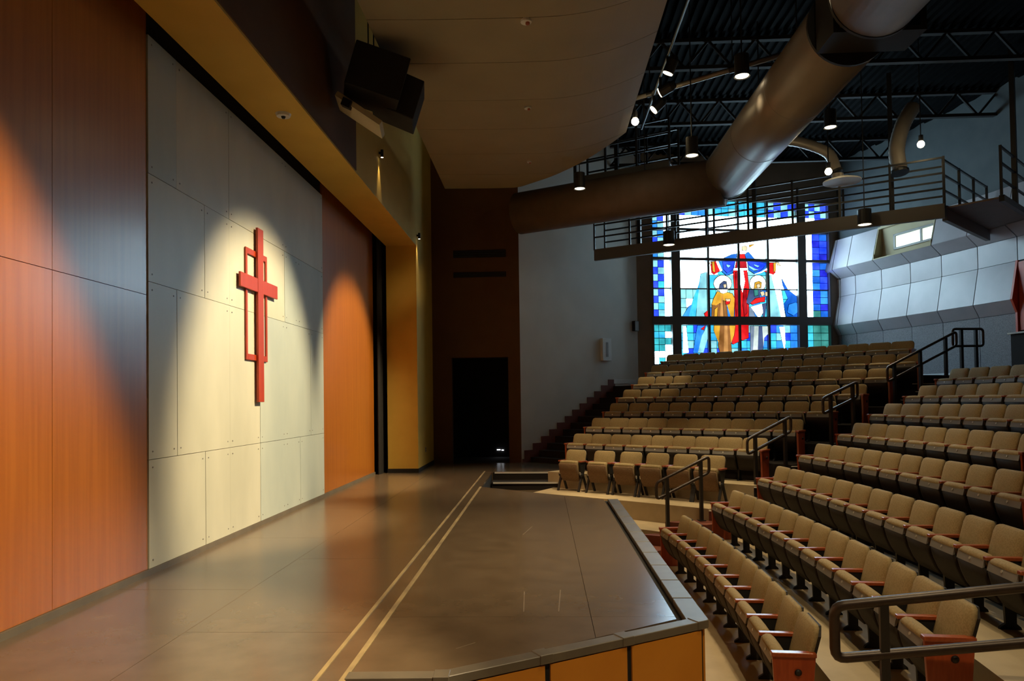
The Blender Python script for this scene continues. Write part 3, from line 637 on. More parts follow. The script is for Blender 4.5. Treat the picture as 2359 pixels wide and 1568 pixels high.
def profx(prof, xs_, sc):                 # (y,z) outline swept along x with end rounding
    n = len(prof); cy = sum(p[0] for p in prof) / n; cz = sum(p[1] for p in prof) / n; vs_, fs = [], []
    for x, k in zip(xs_, sc): vs_ += [(x, cy + (p[0] - cy) * k, cz + (p[1] - cz) * k) for p in prof]
    for i in range(len(xs_) - 1):
        for j in range(n): fs.append((i * n + j, i * n + (j + 1) % n, (i + 1) * n + (j + 1) % n, (i + 1) * n + j))
    fs += [tuple(range(n)), tuple(range((len(xs_) - 1) * n, len(xs_) * n))]
    return MB().add(vs_, fs)
Bp, Tp = Vector((0.050, 0.225)), Vector((0.165, 0.570))
ud = (Tp - Bp).normalized(); wd = Vector((-ud.y, ud.x))
def sl(u, w): p = Bp + ud * u + wd * w; return (p.x, p.y)
HW = SP / 2
XSN = [-0.222, -0.212, -0.18, 0.0, 0.18, 0.212, 0.222]; XSC = [0.86, 0.95, 1.0, 1.03, 1.0, 0.95, 0.86]
ME = {}
ME['backrest'] = pillow(0.505, 0.475, -0.055, -0.185, 0.36, 0.032, 0.03).mesh('backrest', 'seat_fabric', smooth=True)
ME['back_shell'] = pillow(0.49, 0.50, -0.08, -0.215, 0.325, -0.0, 0.025, 0.06, 0.03, 4, 4).mesh('back_shell', 'seat_shell', smooth=False)
cus = [sl(0.0, 0.02), sl(-0.005, 0.08), sl(0.1, 0.11), sl(0.28, 0.118), sl(0.36, 0.11), sl(0.395, 0.09), sl(0.41, 0.055), sl(0.405, 0.02), sl(0.385, 0.0), sl(0.3, 0.004)]
ME['seat'] = profx(cus, XSN, XSC).mesh('seat', 'seat_fabric', smooth=True)
pan = [sl(-0.03, 0.03), sl(-0.02, -0.005), sl(0.08, -0.032), sl(0.2, -0.042), sl(0.316, -0.034), sl(0.33, 0.0)]
ME['seat_pan'] = profx(pan, [-0.232, -0.2, 0.2, 0.232], [0.9, 1, 1, 0.9]).mesh('seat_pan', 'seat_shell', smooth=True)
ME['seat_pan_a'] = profx([sl(-0.03, 0.03), sl(-0.02, -0.015), sl(0.08, -0.032), sl(0.2, -0.042), sl(0.36, -0.03), sl(0.375, 0.0)], [-0.232, -0.2, 0.2, 0.232], [0.93, 1, 1, 0.93]).mesh('seat_pan', 'seat_pan_fabric', smooth=True)
stp_ = [sl(0.318, -0.036), sl(0.390, 0.010), sl(0.380, 0.020), sl(0.318, -0.010)]
ME['edge_strip'] = profx(stp_, [-0.225, 0.225], [1, 1]).mesh('edge_strip', 'seat_strip')
c_ = Vector((0, *sl(0.354, -0.013))); nrm_ = Vector((0, *(-wd + ud * 0.64)))
ME['number_plate'] = MB().tube([c_, c_ + nrm_.normalized() * 0.006], 0.014, 8).mesh('number_plate', 'number_plate')
ME['armrest'] = MB().box(-0.03, 0.03, -0.16, 0.18, 0.592, 0.624).mesh('armrest', 'arm_wood', bevel=0.006, segs=2)
std = [(-0.10, 0.0), (0.08, 0.0), (0.075, 0.02), (0.03, 0.05), (0.04, 0.30), (0.13, 0.50), (0.16, 0.592), (-0.14, 0.592), (-0.11, 0.45), (-0.06, 0.30), (-0.06, 0.05), (-0.095, 0.02)]
ME['standard'] = MB().extr([(-0.016, y, z) for y, z in std], (0.032, 0, 0)).mesh('standard', 'black_metal')
ME['end_panel'] = MB().extr([(-0.019, y, z) for y, z in ((-0.15, 0.0), (0.17, 0.0), (0.165, 0.30), (0.18, 0.592), (-0.165, 0.592), (-0.14, 0.3))], (0.038, 0, 0)).mesh('end_panel', 'end_wood', bevel=0.004, segs=1)
ME['end_arm'] = MB().box(-0.036, 0.036, -0.17, 0.19, 0.592, 0.63).mesh('armrest', 'arm_wood', bevel=0.008, segs=2)
ME['aisle_light'] = MB().tube([(0, 0.02, 0.47), (0.0, 0.02, 0.4701), (0.03, 0.02, 0.47), (0.042, 0.02, 0.47)][2:], [0.03, 0.016], 12).mesh('aisle_light', 'black_metal', smooth=True)
ME['leg_front'] = MB().bar((0, 0.02, 0.36), (0, 0.17, 0.0), 0.03, 0.045, (1, 0, 0)).mesh('leg', 'black_metal')
ME['leg_rear'] = MB().bar((0, 0.0, 0.36), (0, -0.17, 0.0), 0.03, 0.045, (1, 0, 0)).mesh('leg', 'black_metal')
ME['side_frame'] = MB().extr([(-0.014, y, z) for y, z in ((-0.03, 0.30), (0.06, 0.30), (0.11, 0.60), (-0.13, 0.60))], (0.028, 0, 0)).mesh('side_frame', 'black_metal')
ME['hinge'] = MB().tube([(-0.03, 0.05, 0.33), (0.03, 0.05, 0.33)], 0.045, 10).mesh('hinge', 'black_metal', smooth=True)
ME['hinge_cap'] = MB().extr([(-0.016, 0.092, 0.40), (0.016, 0.092, 0.40), (0.006, 0.082, 0.33), (-0.006, 0.082, 0.33)], (0, 0.01, 0)).mesh('hinge_cap', 'nosing')
ME['short_arm'] = MB().box(-0.035, 0.035, -0.15, 0.10, 0.595, 0.625).mesh('armrest', 'arm_wood', bevel=0.006, segs=2)
ME['stretcher'] = MB().box(-0.24, 0.24, -0.02, 0.02, 0.235, 0.275).mesh('stretcher', 'riser_brown')

def seat(x, y, z, rz, label, group, ends=(False, False), knob=True):
    r = empty('theatre_seat', (x, y, z), rz); tag(r, label, 'theatre seat', group)
    link('backrest', ME['backrest'], r); link('back_shell', ME['back_shell'], r)
    s = link('seat', ME['seat'], r); link('seat_pan', ME['seat_pan'], r)
    st_ = link('edge_strip', ME['edge_strip'], r); link('number_plate', ME['number_plate'], st_)
    sides = [(HW, ends[1], 1)] + ([(-HW, True, -1)] if ends[0] else [])
    for sx, isend, sg in sides:
        if isend:
            e = link('end_panel', ME['end_panel'], r, (sx, 0, 0)); link('armrest', ME['end_arm'], r, (sx, 0, 0))
            link('aisle_light', ME['aisle_light'], e, (0, 0, 0), (0, 0, 0 if sg > 0 else PI))
        else:
            link('standard', ME['standard'], r, (sx, 0, 0)); link('armrest', ME['armrest'], r, (sx, 0, 0))
    return r
def loose_seat(x, y, z, rz, label, group):
    r = empty('theatre_seat', (x, y, z), rz); tag(r, label, 'theatre seat', group)
    link('backrest', ME['backrest'], r); link('back_shell', ME['back_shell'], r)
    link('seat', ME['seat'], r); link('seat_pan', ME['seat_pan_a'], r); link('stretcher', ME['stretcher'], r)
    for sx in (-0.265, 0.265):
        sf = link('side_frame', ME['side_frame'], r, (sx, 0, 0)); link('hinge', ME['hinge'], sf)
        link('hinge_cap', ME['hinge_cap'], sf); link('leg', ME['leg_front'], r, (sx, 0, 0)); link('leg', ME['leg_rear'], r, (sx, 0, 0)); link('armrest', ME['short_arm'], r, (sx, 0, 0))
    return r
# right-hand block: (row, angle of the first seat's near edge, number of seats)
ROWN = {1: 'front row', 2: 'second row', 3: 'third row', 4: 'fourth row', 5: 'fifth row', 6: 'sixth row', 7: 'seventh row', 8: 'top row'}
def mid_r(k): return R1 + (k - 1) * P1 + 0.18
START = {1: (-0.0799, -1, 11), 2: (-0.0988, -1, 13), 3: (-0.0797, -2, 14), 4: (-0.0124, -2.0, 11), 5: (0.0339, -2.0, 9), 6: (0.0661, -2.0, 8), 7: (0.1061, -3.0, 7), 8: (0.1309, -2.0, 5)}
for k, (t0, off, n) in START.items():
    dth = SP / (R1 + (k - 1) * P1 + 0.4)
    for i in range(n):
        th = t0 + (off + i + 0.5) * dth
        x, y = pc(mid_r(k), th)
        fx, fy = -math.cos(th), -math.sin(th)
        lab = ('tan folded theatre seat, %s from the far aisle in the %s of right-hand block' % (ORD[n - 1 - i], ROWN[k]))
        seat(x, y, zt(k), math.atan2(fy, fx) - PI / 2, lab, 'folded seats of the right-hand block', (i == 0, i == n - 1))
ROWF = {4: 'second row', 5: 'third row', 6: 'fourth row', 7: 'fifth row', 8: 'sixth row', 9: 'seventh row', 10: 'top row'}
for k in range(4, 11):
    r = far_r(k); sp = SPF[k]; nl, nn_ = NLF[k]
    for i in range(nn_):
        th = TH0F[k] + (i - (nn_ - nl) - 0.5) * sp / r
        x, y = pf(r - 0.18, th); fx, fy = -math.cos(th), -math.sin(th)
        lab = 'tan folded theatre seat, %s from the grey wall, %s of block below stained glass' % (ORD[nn_ - 1 - i], ROWF[k])
        seat(x, y, zt(k) + ZF, math.atan2(fy, fx) - PI / 2, lab, 'folded seats of the block below the window', (i == 0, i == nn_ - 1))
ra = far_r(3) + 0.12
for i, th in enumerate((0.8784, 0.8899, 0.9022, 0.9146, 0.9276, 0.9422)):
    x, y = pf(ra - 0.18, th); fx, fy = -math.cos(th), -math.sin(th)
    lab = 'free-standing tan seat on splayed legs, %s from the stage steps' % ORD[5 - i]
    o = loose_seat(x, y, zt(3) + ZF, math.atan2(fy, fx) - PI / 2, lab, 'free-standing seats in the first row below the window')
    o.scale = (1, 1, 1.05)

# ================================================================== HANDRAILS
def loop2(L, z0, z1, h, r=0.07, ns=4):
    C4 = [(0, z0), (L, z1), (L, z1 - h), (0, z0 - h)]; out = []
    for i in range(4):
        p, a, b = Vector(C4[i]), Vector(C4[i - 1]), Vector(C4[(i + 1) % 4])
        u, v = (a - p).normalized() * r, (b - p).normalized() * r
        for j in range(ns + 1):
            t = j / ns; out.append((p + u) * (1 - t) ** 2 + p * 2 * t * (1 - t) + (p + v) * t * t)
    return out
def handrail(p0, p1, h, posts, floors, label, r=0.027, mat='rail_bronze'):
    a, b = Vector(p0), Vector(p1); d = Vector((b.x - a.x, b.y - a.y, 0)); L = d.length; d.normalize()
    root = empty('handrail', (a.x, a.y, floors[0])); tag(root, label, 'handrail', 'dark metal handrails')
    path = [Vector((d.x * q.x, d.y * q.x, q.y - floors[0])) for q in loop2(L, a.z, b.z, h)]
    MB().tube(path, r, 10, closed=True).build('rail', mat, root, smooth=True)
    for s, zf in zip(posts, floors):
        q = d * (L * s); zt_ = a.z + (b.z - a.z) * s - floors[0] - r * 0.5
        nv = Vector((-d.y, d.x, 0))
        MB().obox((q.x, q.y, (zf - floors[0] + zt_) / 2), d * 0.028, nv * 0.028, (0, 0, (zt_ - zf + floors[0]) / 2)).build('post', 'rail_black', root)
        MB().obox((q.x, q.y, zf - floors[0] + 0.006), d * 0.06, nv * 0.06, (0, 0, 0.006)).build('base_plate', 'rail_black', root)
    return root
handrail((1.98, 12.72, 0.20), (2.96, 12.95, 0.64), 0.29, (0.2, 0.84), (zt(2) + 0.02, zt(3) - 0.15), 'looped bronze handrail beside the first free-standing seats')
handrail((3.80, 13.50, 0.90), (4.72, 13.82, 1.31), 0.28, (0.18, 0.86), (zt(4), zt(5) - 0.15), 'bronze handrail at second and third rows of the middle aisle')
handrail((5.43, 14.08, 1.645), (6.24, 14.42, 1.965), 0.30, (0.22, 0.86), (zt(6), zt(7) - 0.15), 'bronze handrail halfway up the middle aisle')
handrail((7.20, 15.2, 2.27), (8.85, 15.6, 3.03), 0.30, (0.10, 0.47, 0.84), (zt(8), zt(9), zt(10)), 'long dark handrail at the top of the middle aisle')
handrail((8.86, 15.75, 3.10), (9.56, 15.85, 3.10), 0.37, (0.28, 0.76), (zt(10), zt(10)), 'short level black guard rail at the head of the aisle')
handrail((2.05, 5.2, 0.20), (3.62, 4.85, 0.47), 0.37, (0.2, 0.84), (zt(2), zt(2)), 'near bronze handrail across the lower right corner', r=0.036)

# ================================================================== CROSS
cr = empty('wall_cross', (XW + 0.02, 9.72, 1.72)); tag(cr, 'red wooden cross with slim open rectangle behind on pale wall', 'cross')
def cbox(nm, x0, x1, y0, y1, z0, z1, m='cross_red'): return MB().box(x0, x1, y0 - 9.72, y1 - 9.72, z0 - 1.72, z1 - 1.72).build(nm, m, cr, bevel=0.003, segs=1)
cbox('upright_beam', 0.022, 0.055, 9.62, 9.81, 1.72, 4.13)
cbox('cross_bar', 0.022, 0.05, 9.06, 9.619, 3.235, 3.425); cbox('cross_bar', 0.022, 0.05, 9.811, 10.35, 3.235, 3.425)
for (a_, b_, c_0, d_) in ((9.30, 9.35, 2.29, 3.80), (9.985, 10.03, 2.29, 3.80)): cbox('outline_upright', 0.0, 0.02, a_, b_, c_0, d_)
for (c_0, d_) in ((2.29, 2.37), (3.72, 3.80)): cbox('outline_rail', 0.0, 0.02, 9.351, 9.984, c_0, d_)
for (yy_, zz_) in ((9.7, 2.0), (9.7, 3.9), (9.2, 3.33), (10.25, 3.33)): cbox('stand_off', -0.006, 0.03, yy_ - 0.015, yy_ + 0.015, zz_ - 0.015, zz_ + 0.015)

# ================================================================== CEILING CLOUD
cl = empty('acoustic_cloud', (0, 10, 6.8)); tag(cl, 'large tan curved acoustic ceiling cloud in strips above the stage', 'ceiling panel')
def czz(x): return 6.8 + (0.40 * ((x - 0.1) / 1.7) ** 2 if x > 0.1 else 0.05 * ((x - 0.1) / 2.4) ** 2)
def cymax(x): return 17.1 - 0.05 * (x + 2.3) if x < -0.5 else 17.0 - (x + 0.5) * (17.0 - 14.7) / 2.3
yj = [1.0, 2.4, 3.8, 5.2, 6.6, 8.0, 9.4, 10.65, 12.0, 13.3, 14.65, 16.0, 17.4]
NXC = 22
for a_, b_ in zip(yj[:-1], yj[1:]):
    m_ = MB()
    for i in range(NXC):
        xa = -2.3 + 4.1 * i / NXC; xb = -2.3 + 4.1 * (i + 1) / NXC
        ya, yb = min(b_ - 0.006, cymax(xa)), min(b_ - 0.006, cymax(xb))
        if yb <= a_ + 0.02 and ya <= a_ + 0.02: continue
        ya, yb = max(ya, a_ + 0.007), max(yb, a_ + 0.007)
        za, zb = czz(xa) - 6.8, czz(xb) - 6.8
        P = [(xa, a_ + 0.006, za), (xb, a_ + 0.006, zb), (xb, yb, zb), (xa, ya, za)]
        m_.add([(p[0], p[1] - 10, p[2]) for p in P] + [(p[0], p[1] - 10, p[2] + 0.045) for p in P], [(3, 2, 1, 0), (4, 5, 6, 7), (0, 1, 5, 4), (2, 3, 7, 6)] + ([(0, 4, 7, 3)] if i == 0 else []) + ([(1, 2, 6, 5)] if i == NXC - 1 else []))
    m_.build('ceiling_strip', 'cloud_tan', cl, smooth=False)
for (x, y, big) in ((-0.15, 9.47, 1), (-0.19, 12.31, 0.8), (-0.22, 15.13, 0.6)):
    s_ = MB().tube([(x, y - 10, -0.03), (x, y - 10, 0.012)], 0.075 * big, 12).build('sprinkler_plate', 'white_paint', cl, smooth=False)
    MB().tube([(x + 0.02, y - 10, -0.055), (x + 0.02, y - 10, -0.02)], 0.03 * big, 8).build('sprinkler_head', 'arm_wood', s_)
for x in (-1.6, 1.2):
    for y in (4, 9, 13.6): MB().tube([(x, y - 10, czz(x) - 6.8 + 0.02), (x, y - 10, 2.76)], 0.008, 6).build('hanger_rod', 'black_metal', cl)

# ================================================================== DUCTS
def duct(name, path, r, mat, label, loc):
    root = empty(name, loc); tag(root, label, 'air duct')
    P = [Vector(p) - Vector(loc) for p in path]
    MB().tube(P, r, 40).build('duct_shell', mat, root, smooth=True)
    for e, s in ((0, 1), (-1, -1)):
        d = (P[1] - P[0] if e == 0 else P[-2] - P[-1]).normalized()
        MB().tube([P[e] - d * 0.015, P[e] + d * 0.03], r + 0.012, 40).build('end_flange', 'black_metal', root, smooth=False)
    L = sum((P[i + 1] - P[i]).length for i in range(len(P) - 1)); 
    for t in (0.3, 0.62):
        q = P[0].lerp(P[-1], t); d = (P[-1] - P[0]).normalized()
        MB().tube([q - d * 0.006, q + d * 0.006], r + 0.003, 40).build('seam_band', mat, root, smooth=False)
        MB().tube([q + Vector((0, 0, r)), Vector((q.x, q.y, 8.9 - loc[2]))], 0.012, 6).build('hanger_rod', 'black_metal', root)
    return root
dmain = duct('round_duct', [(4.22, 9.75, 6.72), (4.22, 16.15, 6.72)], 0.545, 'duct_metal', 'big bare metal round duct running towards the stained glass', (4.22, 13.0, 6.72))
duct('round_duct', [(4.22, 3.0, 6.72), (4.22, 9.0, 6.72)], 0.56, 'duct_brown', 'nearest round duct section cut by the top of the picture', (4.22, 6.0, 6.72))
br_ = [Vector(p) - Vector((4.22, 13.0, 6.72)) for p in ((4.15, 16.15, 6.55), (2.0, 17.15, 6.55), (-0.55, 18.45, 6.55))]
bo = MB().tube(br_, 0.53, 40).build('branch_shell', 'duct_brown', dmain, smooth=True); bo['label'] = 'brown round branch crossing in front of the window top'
for t in (0.35, 0.7):
    q = br_[0].lerp(br_[2], t); MB().tube([q + Vector((0, 0, 0.5)), (q.x, q.y, 2.2)], 0.012, 6).build('hanger_rod', 'black_metal', bo)
# damper box in the gap between the two duct sections
db = empty('duct_damper', (4.25, 9.38, 6.72)); tag(db, 'black damper housing with a lit yellow plate between duct sections', 'air duct')
MB().box(-0.50, 0.66, -0.28, 0.28, -0.42, -0.36).build('lower_bar', 'black_metal', db)
MB().box(-0.34, 0.30, 0.02, 0.05, -0.36, -0.14).build('lit_plate', 'ochre_plaster', db)
MB().box(-0.50, -0.42, -0.28, 0.28, -0.36, 0.5).build('side_bar', 'black_metal', db)
MB().box(0.58, 0.66, -0.28, 0.28, -0.36, 0.5).build('side_bar', 'black_metal', db)
MB().tube([(0, -0.33, 0), (0, 0.33, 0)], 0.30, 24).build('inner_sleeve', 'black_metal', db, smooth=True)
def flex(pts, r, label):
    P = [Vector(p) for p in pts]; path, rr = [], []
    nseg = 36
    for i in range(nseg + 1):
        t = i / nseg * (len(P) - 1); j = min(int(t), len(P) - 2); f_ = t - j
        p0, p1, p2, p3 = P[max(0, j - 1)], P[j], P[j + 1], P[min(len(P) - 1, j + 2)]
        q = 0.5 * ((2 * p1) + (p2 - p0) * f_ + (2 * p0 - 5 * p1 + 4 * p2 - p3) * f_ ** 2 + (3 * p1 - p0 - 3 * p2 + p3) * f_ ** 3)
        path.append(q - P[0]); rr.append(r * (1.0 + 0.05 * (i % 2)))
    root = empty('flexible_duct', P[0]); tag(root, label, 'air duct')
    MB().tube(path, rr, 14).build('duct_hose', 'duct_metal', root, smooth=True)
    MB().tube([path[-1], path[-1] + (path[-1] - path[-2]).normalized() * 0.06], r * 1.2, 14).build('end_collar', 'black_metal', root)
flex([(5.75, 17.2, 7.85), (6.3, 17.2, 7.75), (6.85, 17.1, 7.45), (6.99, 17.0, 7.0)], 0.12, 'pale flexible duct bending down to the round ceiling diffuser')
flex([(9.0, 17.4, 8.6), (8.65, 17.2, 8.1), (8.45, 17.1, 7.5), (8.45, 17.0, 6.95)], 0.17, 'dark flexible duct hanging left of the brightest bulb')
df = empty('ceiling_diffuser', (7.12, 17.0, 6.72)); tag(df, 'round stepped air diffuser hanging below the flexible duct', 'air diffuser')
for i, (r_, z_) in enumerate(((0.42, 0.0), (0.31, 0.04), (0.20, 0.08))): MB().tube([(0, 0, z_), (0, 0, z_ + 0.03)], r_, 28).build('cone_ring', 'white_paint' if i != 1 else 'seat_strip', df)
MB().tube([(-0.1, 0, 0.1), (-0.1, 0, 0.2)], 0.13, 16).build('neck', 'duct_metal', df)

# ================================================================== CATWALKS
def catwalk(a, b, z0, width, label, side=1, posts=8, back=True, beam=0.40):
    a, b = Vector((*a, 0)), Vector((*b, 0)); d = (b - a).normalized(); n = Vector((-d.y, d.x, 0)) * side; L = (b - a).length
    root = empty('catwalk', (a.x, a.y, z0)); tag(root, label, 'catwalk')
    def bb_(nm, p, q, w, h, m='black_metal'): return MB().bar(p, q, w, h).build(nm, m, root)
    O = Vector((0, 0, 0)); E = d * L
    bb_('front_beam', O + Vector((0, 0, beam / 2)), E + Vector((0, 0, beam / 2)), 0.10, beam, 'mullion_grey')
    bb_('rear_beam', n * width + Vector((0, 0, beam * 0.8)), E + n * width + Vector((0, 0, beam * 0.8)), 0.10, beam * 0.4)
    MB().obox(E / 2 + n * (width / 2) + Vector((0, 0, beam * 0.85)), E / 2, n * (width / 2 - 0.055), (0, 0, 0.02)).build('deck_plate', 'duct_brown', root)
    for off in ([0, width] if back else [0]):
        for hz in (0.35, 0.70, 1.05): bb_('guard_rail', n * off + Vector((0, 0, beam + hz)), E + n * off + Vector((0, 0, beam + hz)), 0.04, 0.04)
        for i in range(posts + 1):
            q = d * (L * i / posts) + n * off; MB().obox(q + Vector((0, 0, beam + 0.53)), d * 0.025, n * 0.025, (0, 0, 0.55)).build('guard_post', 'black_metal', root)
    for i in range(1, posts, 3):
        q = d * (L * i / posts); zt_ = 9.5 - z0
        MB().obox(q + n * width + Vector((0, 0, (beam + zt_) / 2)), d * 0.05, n * 0.05, (0, 0, (zt_ - beam) / 2)).build('hanger_post', 'black_metal', root)
    return root
catwalk((1.55, 20.45), (9.1, 16.35), 5.66, 0.75, 'long black catwalk crossing in front of the stained glass window', 1, 8, True, 0.32)
catwalk((9.15, 16.45), (11.5, 18.75), 5.62, 1.1, 'catwalk branch running back to the rear wall', -1, 3, True, 0.34)
catwalk((0.95, 18.7), (3.2, 17.55), 7.25, 0.8, 'short upper catwalk with railing above the brown duct', 1, 3, True, 0.28)

# ================================================================== LIGHT FIXTURES
def can_light(loc, label, watts, target, deg, glow=True, r=0.12, blend=0.7, color=WARM):
    root = empty('can_downlight', loc); tag(root, label, 'downlight', 'hanging can downlights')
    MB().tube([(0, 0, 0.03), (0, 0, 0.36)], r, 20).build('can_body', 'black_metal', root, smooth=False)
    MB().tube([(0, 0, 0.0), (0, 0, 0.035)], [r + 0.012, r], 20, cap=False).build('trim_ring', 'black_metal', root)
    MB().tube([(0, 0, 0.012), (0, 0, 0.022)], r * 0.92, 20).build('lens', 'can_glow', root)
    MB().tube([(0, 0, 0.36), (0, 0, 9.57 - loc[2])], 0.012, 6).build('stem', 'black_metal', root)
    if watts: spot('can_spot', (loc[0], loc[1], loc[2] - 0.03), target, watts, deg, blend, color, 0.09, root)
    return root
def bulb_light(loc, label, watts=0):
    root = empty('accent_lamp', loc); tag(root, label, 'lamp', 'bare accent lamps')
    bm_ = MB(); n_ = 10
    bm_.tube([(0, 0, -0.075 * math.cos(PI * i / n_)) for i in range(n_ + 1)], [max(0.002, 0.075 * math.sin(PI * i / n_)) for i in range(n_ + 1)], 16)
    bm_.build('bulb', 'lamp_glow', root, smooth=True)
    MB().tube([(0, 0.0, 0.07), (0, 0.0, 0.2)], 0.05, 12).build('socket', 'black_metal', root)
    MB().tube([(0, 0.0, 0.2), (0, 0.0, 9.57 - loc[2])], 0.012, 6).build('stem', 'black_metal', root)
    return root
K = 1.0
can_light((3.42, 12.0, 7.07), 'hanging can light left of the upper big duct', 330 * K, (2.9, 11.0, -0.4), 75)
can_light((2.99, 14.0, 6.43), 'hanging can light left of the duct elbow', 380 * K, (2.5, 14.0, -0.4), 46)
can_light((0.90, 16.0, 6.43), 'hanging can light in front of the brown duct', 260 * K, (1.3, 15.9, -0.4), 36)
can_light((6.07, 15.0, 7.28), 'hanging can light right of the big duct', 70 * K, (5.2, 13.6, 0.6), 60)
can_light((3.38, 18.85, 5.72), 'dark can light hanging below the catwalk left of the red gown', 150 * K, (2.75, 19.2, 1.2), 40, r=0.15)
can_light((7.55, 16.85, 5.66), 'dark can light hanging below the catwalk near the rear wall', 130 * K, (6.9, 15.6, 1.6), 42, r=0.15)
can_light((3.6, 8.6, 7.4), 'hanging can light over the near front rows', 330 * K, (2.6, 8.4, -0.6), 80)
can_light((3.8, 5.0, 7.4), 'hanging can light over the near handrail', 300 * K, (2.9, 5.2, -0.8), 80)
can_light((6.2, 10.2, 8.0), 'hanging can light over the middle rows', 140 * K, (5.6, 10.0, 0.6), 80)
can_light((1.9, 1.4, 7.4), 'unseen can light added above the near aisle to brighten the fascia', 420 * K, (0.7, 4.4, -0.6), 70)  # unseen lamp, added to light the near orange fascia and row ends
can_light((1.6, 10.0, 7.6), 'hanging can light above the stage front edge', 200 * K, (1.0, 12.5, 0.0), 60)
bulb_light((1.95, 14.4, 7.30), 'small bright bulb at the right edge of the ceiling cloud')
bulb_light((6.41, 16.0, 6.67), 'bright bare bulb above the right side of the window')
bulb_light((8.43, 16.0, 7.22), 'bright bare bulb highest at the right above the rear catwalk')
# stage lights on a pipe beyond the cloud edge
pb = empty('lighting_pipe', (2.3, 9.0, 7.75)); tag(pb, 'black lighting pipe carrying the stage spotlights', 'pipe')
MB().tube([(0, -8.5, 0), (0, 7.0, 0)], 0.025, 10).build('pipe', 'black_metal', pb, smooth=True)
for y in (-7, 0, 6.5): MB().tube([(0, y, 0), (0, y, 1.82)], 0.012, 6).build('hanger_rod', 'black_metal', pb)
def stage_light(y, target, watts, deg, blend, label, color=WARM):
    loc = Vector((2.3, y, 7.45)); root = empty('stage_spotlight', loc); tag(root, label, 'spotlight', 'stage spotlights on the pipe')
    d = (Vector(target) - loc).normalized()
    MB().tube([-d * 0.30, -d * 0.22, -d * 0.0], [0.06, 0.10, 0.10], 16).build('lamp_body', 'black_metal', root, smooth=False)
    MB().tube([d * 0.002, d * 0.02], 0.088, 16).build('lens', 'can_glow', root)
    MB().bar((0, 0, 0.02), (0, 0, 0.31), 0.02, 0.05, (1, 0, 0)).build('yoke', 'black_metal', root)
    spot('stage_spot', loc + d * 0.03, target, watts, deg, blend, color, 0.05, root)
stage_light(9.6, (XW, 9.85, 1.55), 3000, 36, 0.6, 'stage spotlight aimed at the red cross')
stage_light(3.4, (XW, 3.0, 0.3), 2300, 50, 0.35, 'stage spotlight aimed at the near orange panel')
stage_light(14.2, (XW, 14.6, 1.6), 2200, 36, 0.5, 'stage spotlight aimed at the far orange panel')
stage_light(7.2, (-1.6, 8.6, 0.0), 620, 55, 0.9, 'stage spotlight aimed at the stage floor')
stage_light(12.6, (-0.9, 14.6, 0.0), 900, 46, 0.9, 'stage spotlight aimed at the far stage corner')
stage_light(13.4, (-2.99, 16.6, 5.5), 300, 26, 0.9, 'stage spotlight aimed at the top of the ochre pier')

def grazer(loc, label, watts):
    root = empty('wall_grazer', loc); tag(root, label, 'lamp', 'small wall grazing lamps')
    MB().tube([(0, 0, 0.0), (0, 0, 0.14)], 0.028, 12).build('lamp_body', 'black_metal', root)
    MB().tube([(0, 0, -0.004), (0, 0, 0.004)], 0.024, 12).build('lens', 'can_glow', root)
    MB().box(-0.06, -0.02, -0.015, 0.015, 0.06, 0.10).build('bracket', 'black_metal', root)
    spot('grazer_spot', (loc[0], loc[1], loc[2] - 0.012), (loc[0] - 0.03, loc[1] + 0.02, loc[2] - 2.0), watts, 46, 0.9, WARM, 0.02, root)
grazer((-2.925, 17.0, 5.62), 'tiny grazing lamp at the top corner of the ochre pier', 22)
grazer((-2.925, 13.05, 6.25), 'tiny grazing lamp on the wall above the header behind the speakers', 16)

# ================================================================== SMALL THINGS
sp_ = empty('speaker_cluster', (-2.32, 10.0, 6.12)); tag(sp_, 'black speaker cluster hanging between header and ceiling cloud', 'loudspeaker')
MB().obox((-0.02, 0.1, 0.22), (0.36, 0.10, -0.10), (-0.1, 0.32, 0.0), (0.09, 0.0, 0.30)).build('cabinet', 'black', sp_, bevel=0.01, segs=1)
MB().obox((0.22, 0.5, 0.10), (0.30, 0.05, -0.12), (-0.05, 0.30, 0.0), (0.09, 0.0, 0.28)).build('cabinet', 'black', sp_, bevel=0.01, segs=1)
MB().obox((-0.24, 0.05, -0.30), (0.30, 0.05, -0.20), (-0.04, 0.26, 0), (0.02, 0, 0.03)).build('grille_panel', 'tan_plaster', sp_)
MB().obox((-0.36, -0.22, -0.24), (0.06, 0.0, -0.03), (0, 0.05, 0), (0.02, 0, 0.05)).build('clamp', 'black_metal', sp_)
for x in (-0.13, -0.05): MB().tube([(x, 0.1, 0.3), (x, 0.1, 3.45)], 0.010, 6).build('chain', 'black_metal', sp_)
sd = empty('smoke_detector', (-3.3, 9.0, 5.44)); tag(sd, 'small white detector on the underside of the ochre header', 'detector')
MB().tube([(0, 0, -0.035), (0, 0, -0.001)], [0.085, 0.10], 20).build('housing', 'white_paint', sd)
MB().tube([(0, 0, -0.06), (0, 0, -0.035)], [0.02, 0.03], 12).build('sensor', 'black_metal', sd)
ot = empty('wall_outlet', (-2.988, 17.93, 0.48)); tag(ot, 'small dark outlet plate low on the house side of the pier', 'outlet')
MB().box(0, 0.012, -0.04, 0.04, -0.06, 0.06).build('cover_plate', 'seat_strip', ot, bevel=0.003, segs=1)
for z in (-0.025, 0.025): MB().box(0.012, 0.015, -0.018, 0.018, z - 0.012, z + 0.012).build('socket', 'black', ot)
def on_wall(p): return Vector(p)
gx = (Vector((1.86, 21.79, 0)) - GW0).dot(GWD)
ra_ = math.atan2(GWD.y, GWD.x)
lv = GW0 + GWD * gx + GWN * 0.002
bx_ = empty('wall_cabinet', (lv.x, lv.y, 3.19), ra_); tag(bx_, 'white shallow box with dark slot on the grey wall', 'wall box')
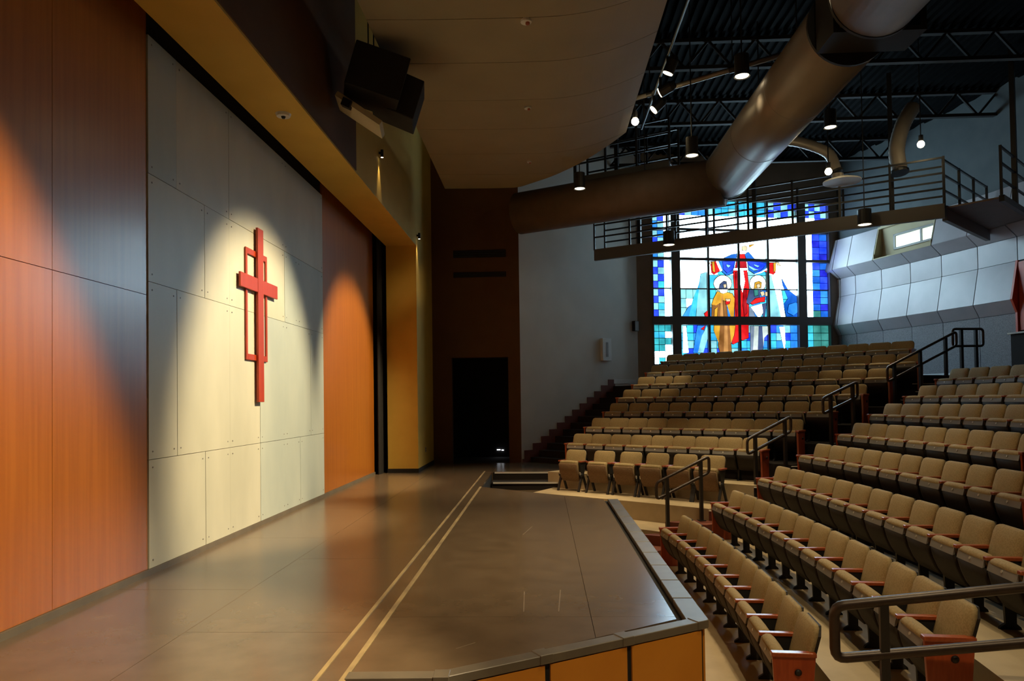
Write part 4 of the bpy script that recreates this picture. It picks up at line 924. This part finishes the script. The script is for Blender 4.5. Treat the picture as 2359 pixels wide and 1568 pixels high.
MB().box(-0.20, 0.20, -0.10, 0.0, -0.34, 0.34).build('case', 'white_paint', bx_, bevel=0.01, segs=2)
MB().box(-0.05, 0.05, -0.105, -0.099, -0.22, 0.22).build('slot', 'seat_strip', bx_)
lv = GW0 + GWD * ((Vector((2.97, 22.91, 0)) - GW0).dot(GWD) - 0.14) + GWN * 0.002
bx_ = empty('wall_speaker', (lv.x, lv.y, 3.99), ra_); tag(bx_, 'small dark speaker near the corner of the grey wall', 'loudspeaker')
MB().box(-0.10, 0.10, -0.12, 0.0, -0.16, 0.16).build('case', 'black_metal', bx_, bevel=0.008, segs=1)
MB().box(-0.085, 0.085, -0.126, -0.119, -0.145, 0.145).build('grille', 'seat_strip', bx_)
for i, (z0, z1, w_) in enumerate(((5.06, 5.20, 'lower'), (5.60, 5.80, 'upper'))):
    v_ = empty('wall_grille', (-1.67, 19.298, (z0 + z1) / 2)); tag(v_, '%s long black air slot on the dark brown wall' % w_, 'air grille')
    h_ = (z1 - z0) / 2
    MB().box(-0.72, 0.72, -0.02, 0.0, -h_, h_).build('frame', 'black', v_)
    for j in range(3): MB().obox((0, -0.022, -h_ + (j + 0.5) * 2 * h_ / 3), (0.69, 0, 0), (0, 0.012, 0.006), (0, -0.001, 0.003)).build('louvre', 'black_metal', v_)
tb = empty('control_desk', (*pc(38.35, 0.185), zt(10))); tag(tb, 'dark control desk with pale top at the right edge behind the top row', 'desk')
tb.rotation_euler = (0, 0, 0.185)
tb.location = (*pc(39.2, 0.168), zt(10))
MB().box(-0.3, 0.3, -0.9, 0.9, 0.0, 0.92).build('body', 'black', tb, bevel=0.008, segs=1)
MB().box(-0.34, 0.34, -0.95, 0.95, 0.92, 0.96).build('desk_top', 'nosing', tb, bevel=0.006, segs=1)
pg = empty('sprinkler_pipe', (3.0, 13.5, 7.9)); tag(pg, 'pale sprinkler pipe crossing above the catwalk left of the duct', 'pipe')
MB().tube([(-1.3, 1.4, 0.0), (1.6, -0.3, 0.12)], 0.05, 12).build('pipe', 'duct_metal', pg, smooth=True)
for t in (0.2, 0.7):
    q = Vector((-1.3, 1.4, 0)).lerp(Vector((1.6, -0.3, 0.12)), t); MB().tube([q - Vector((0.05, -0.03, 0)), q + Vector((0.05, -0.03, 0))], 0.065, 12).build('coupling', 'black_metal', pg)
    MB().tube([q, (q.x, q.y, 1.55)], 0.01, 6).build('hanger_rod', 'black_metal', pg)
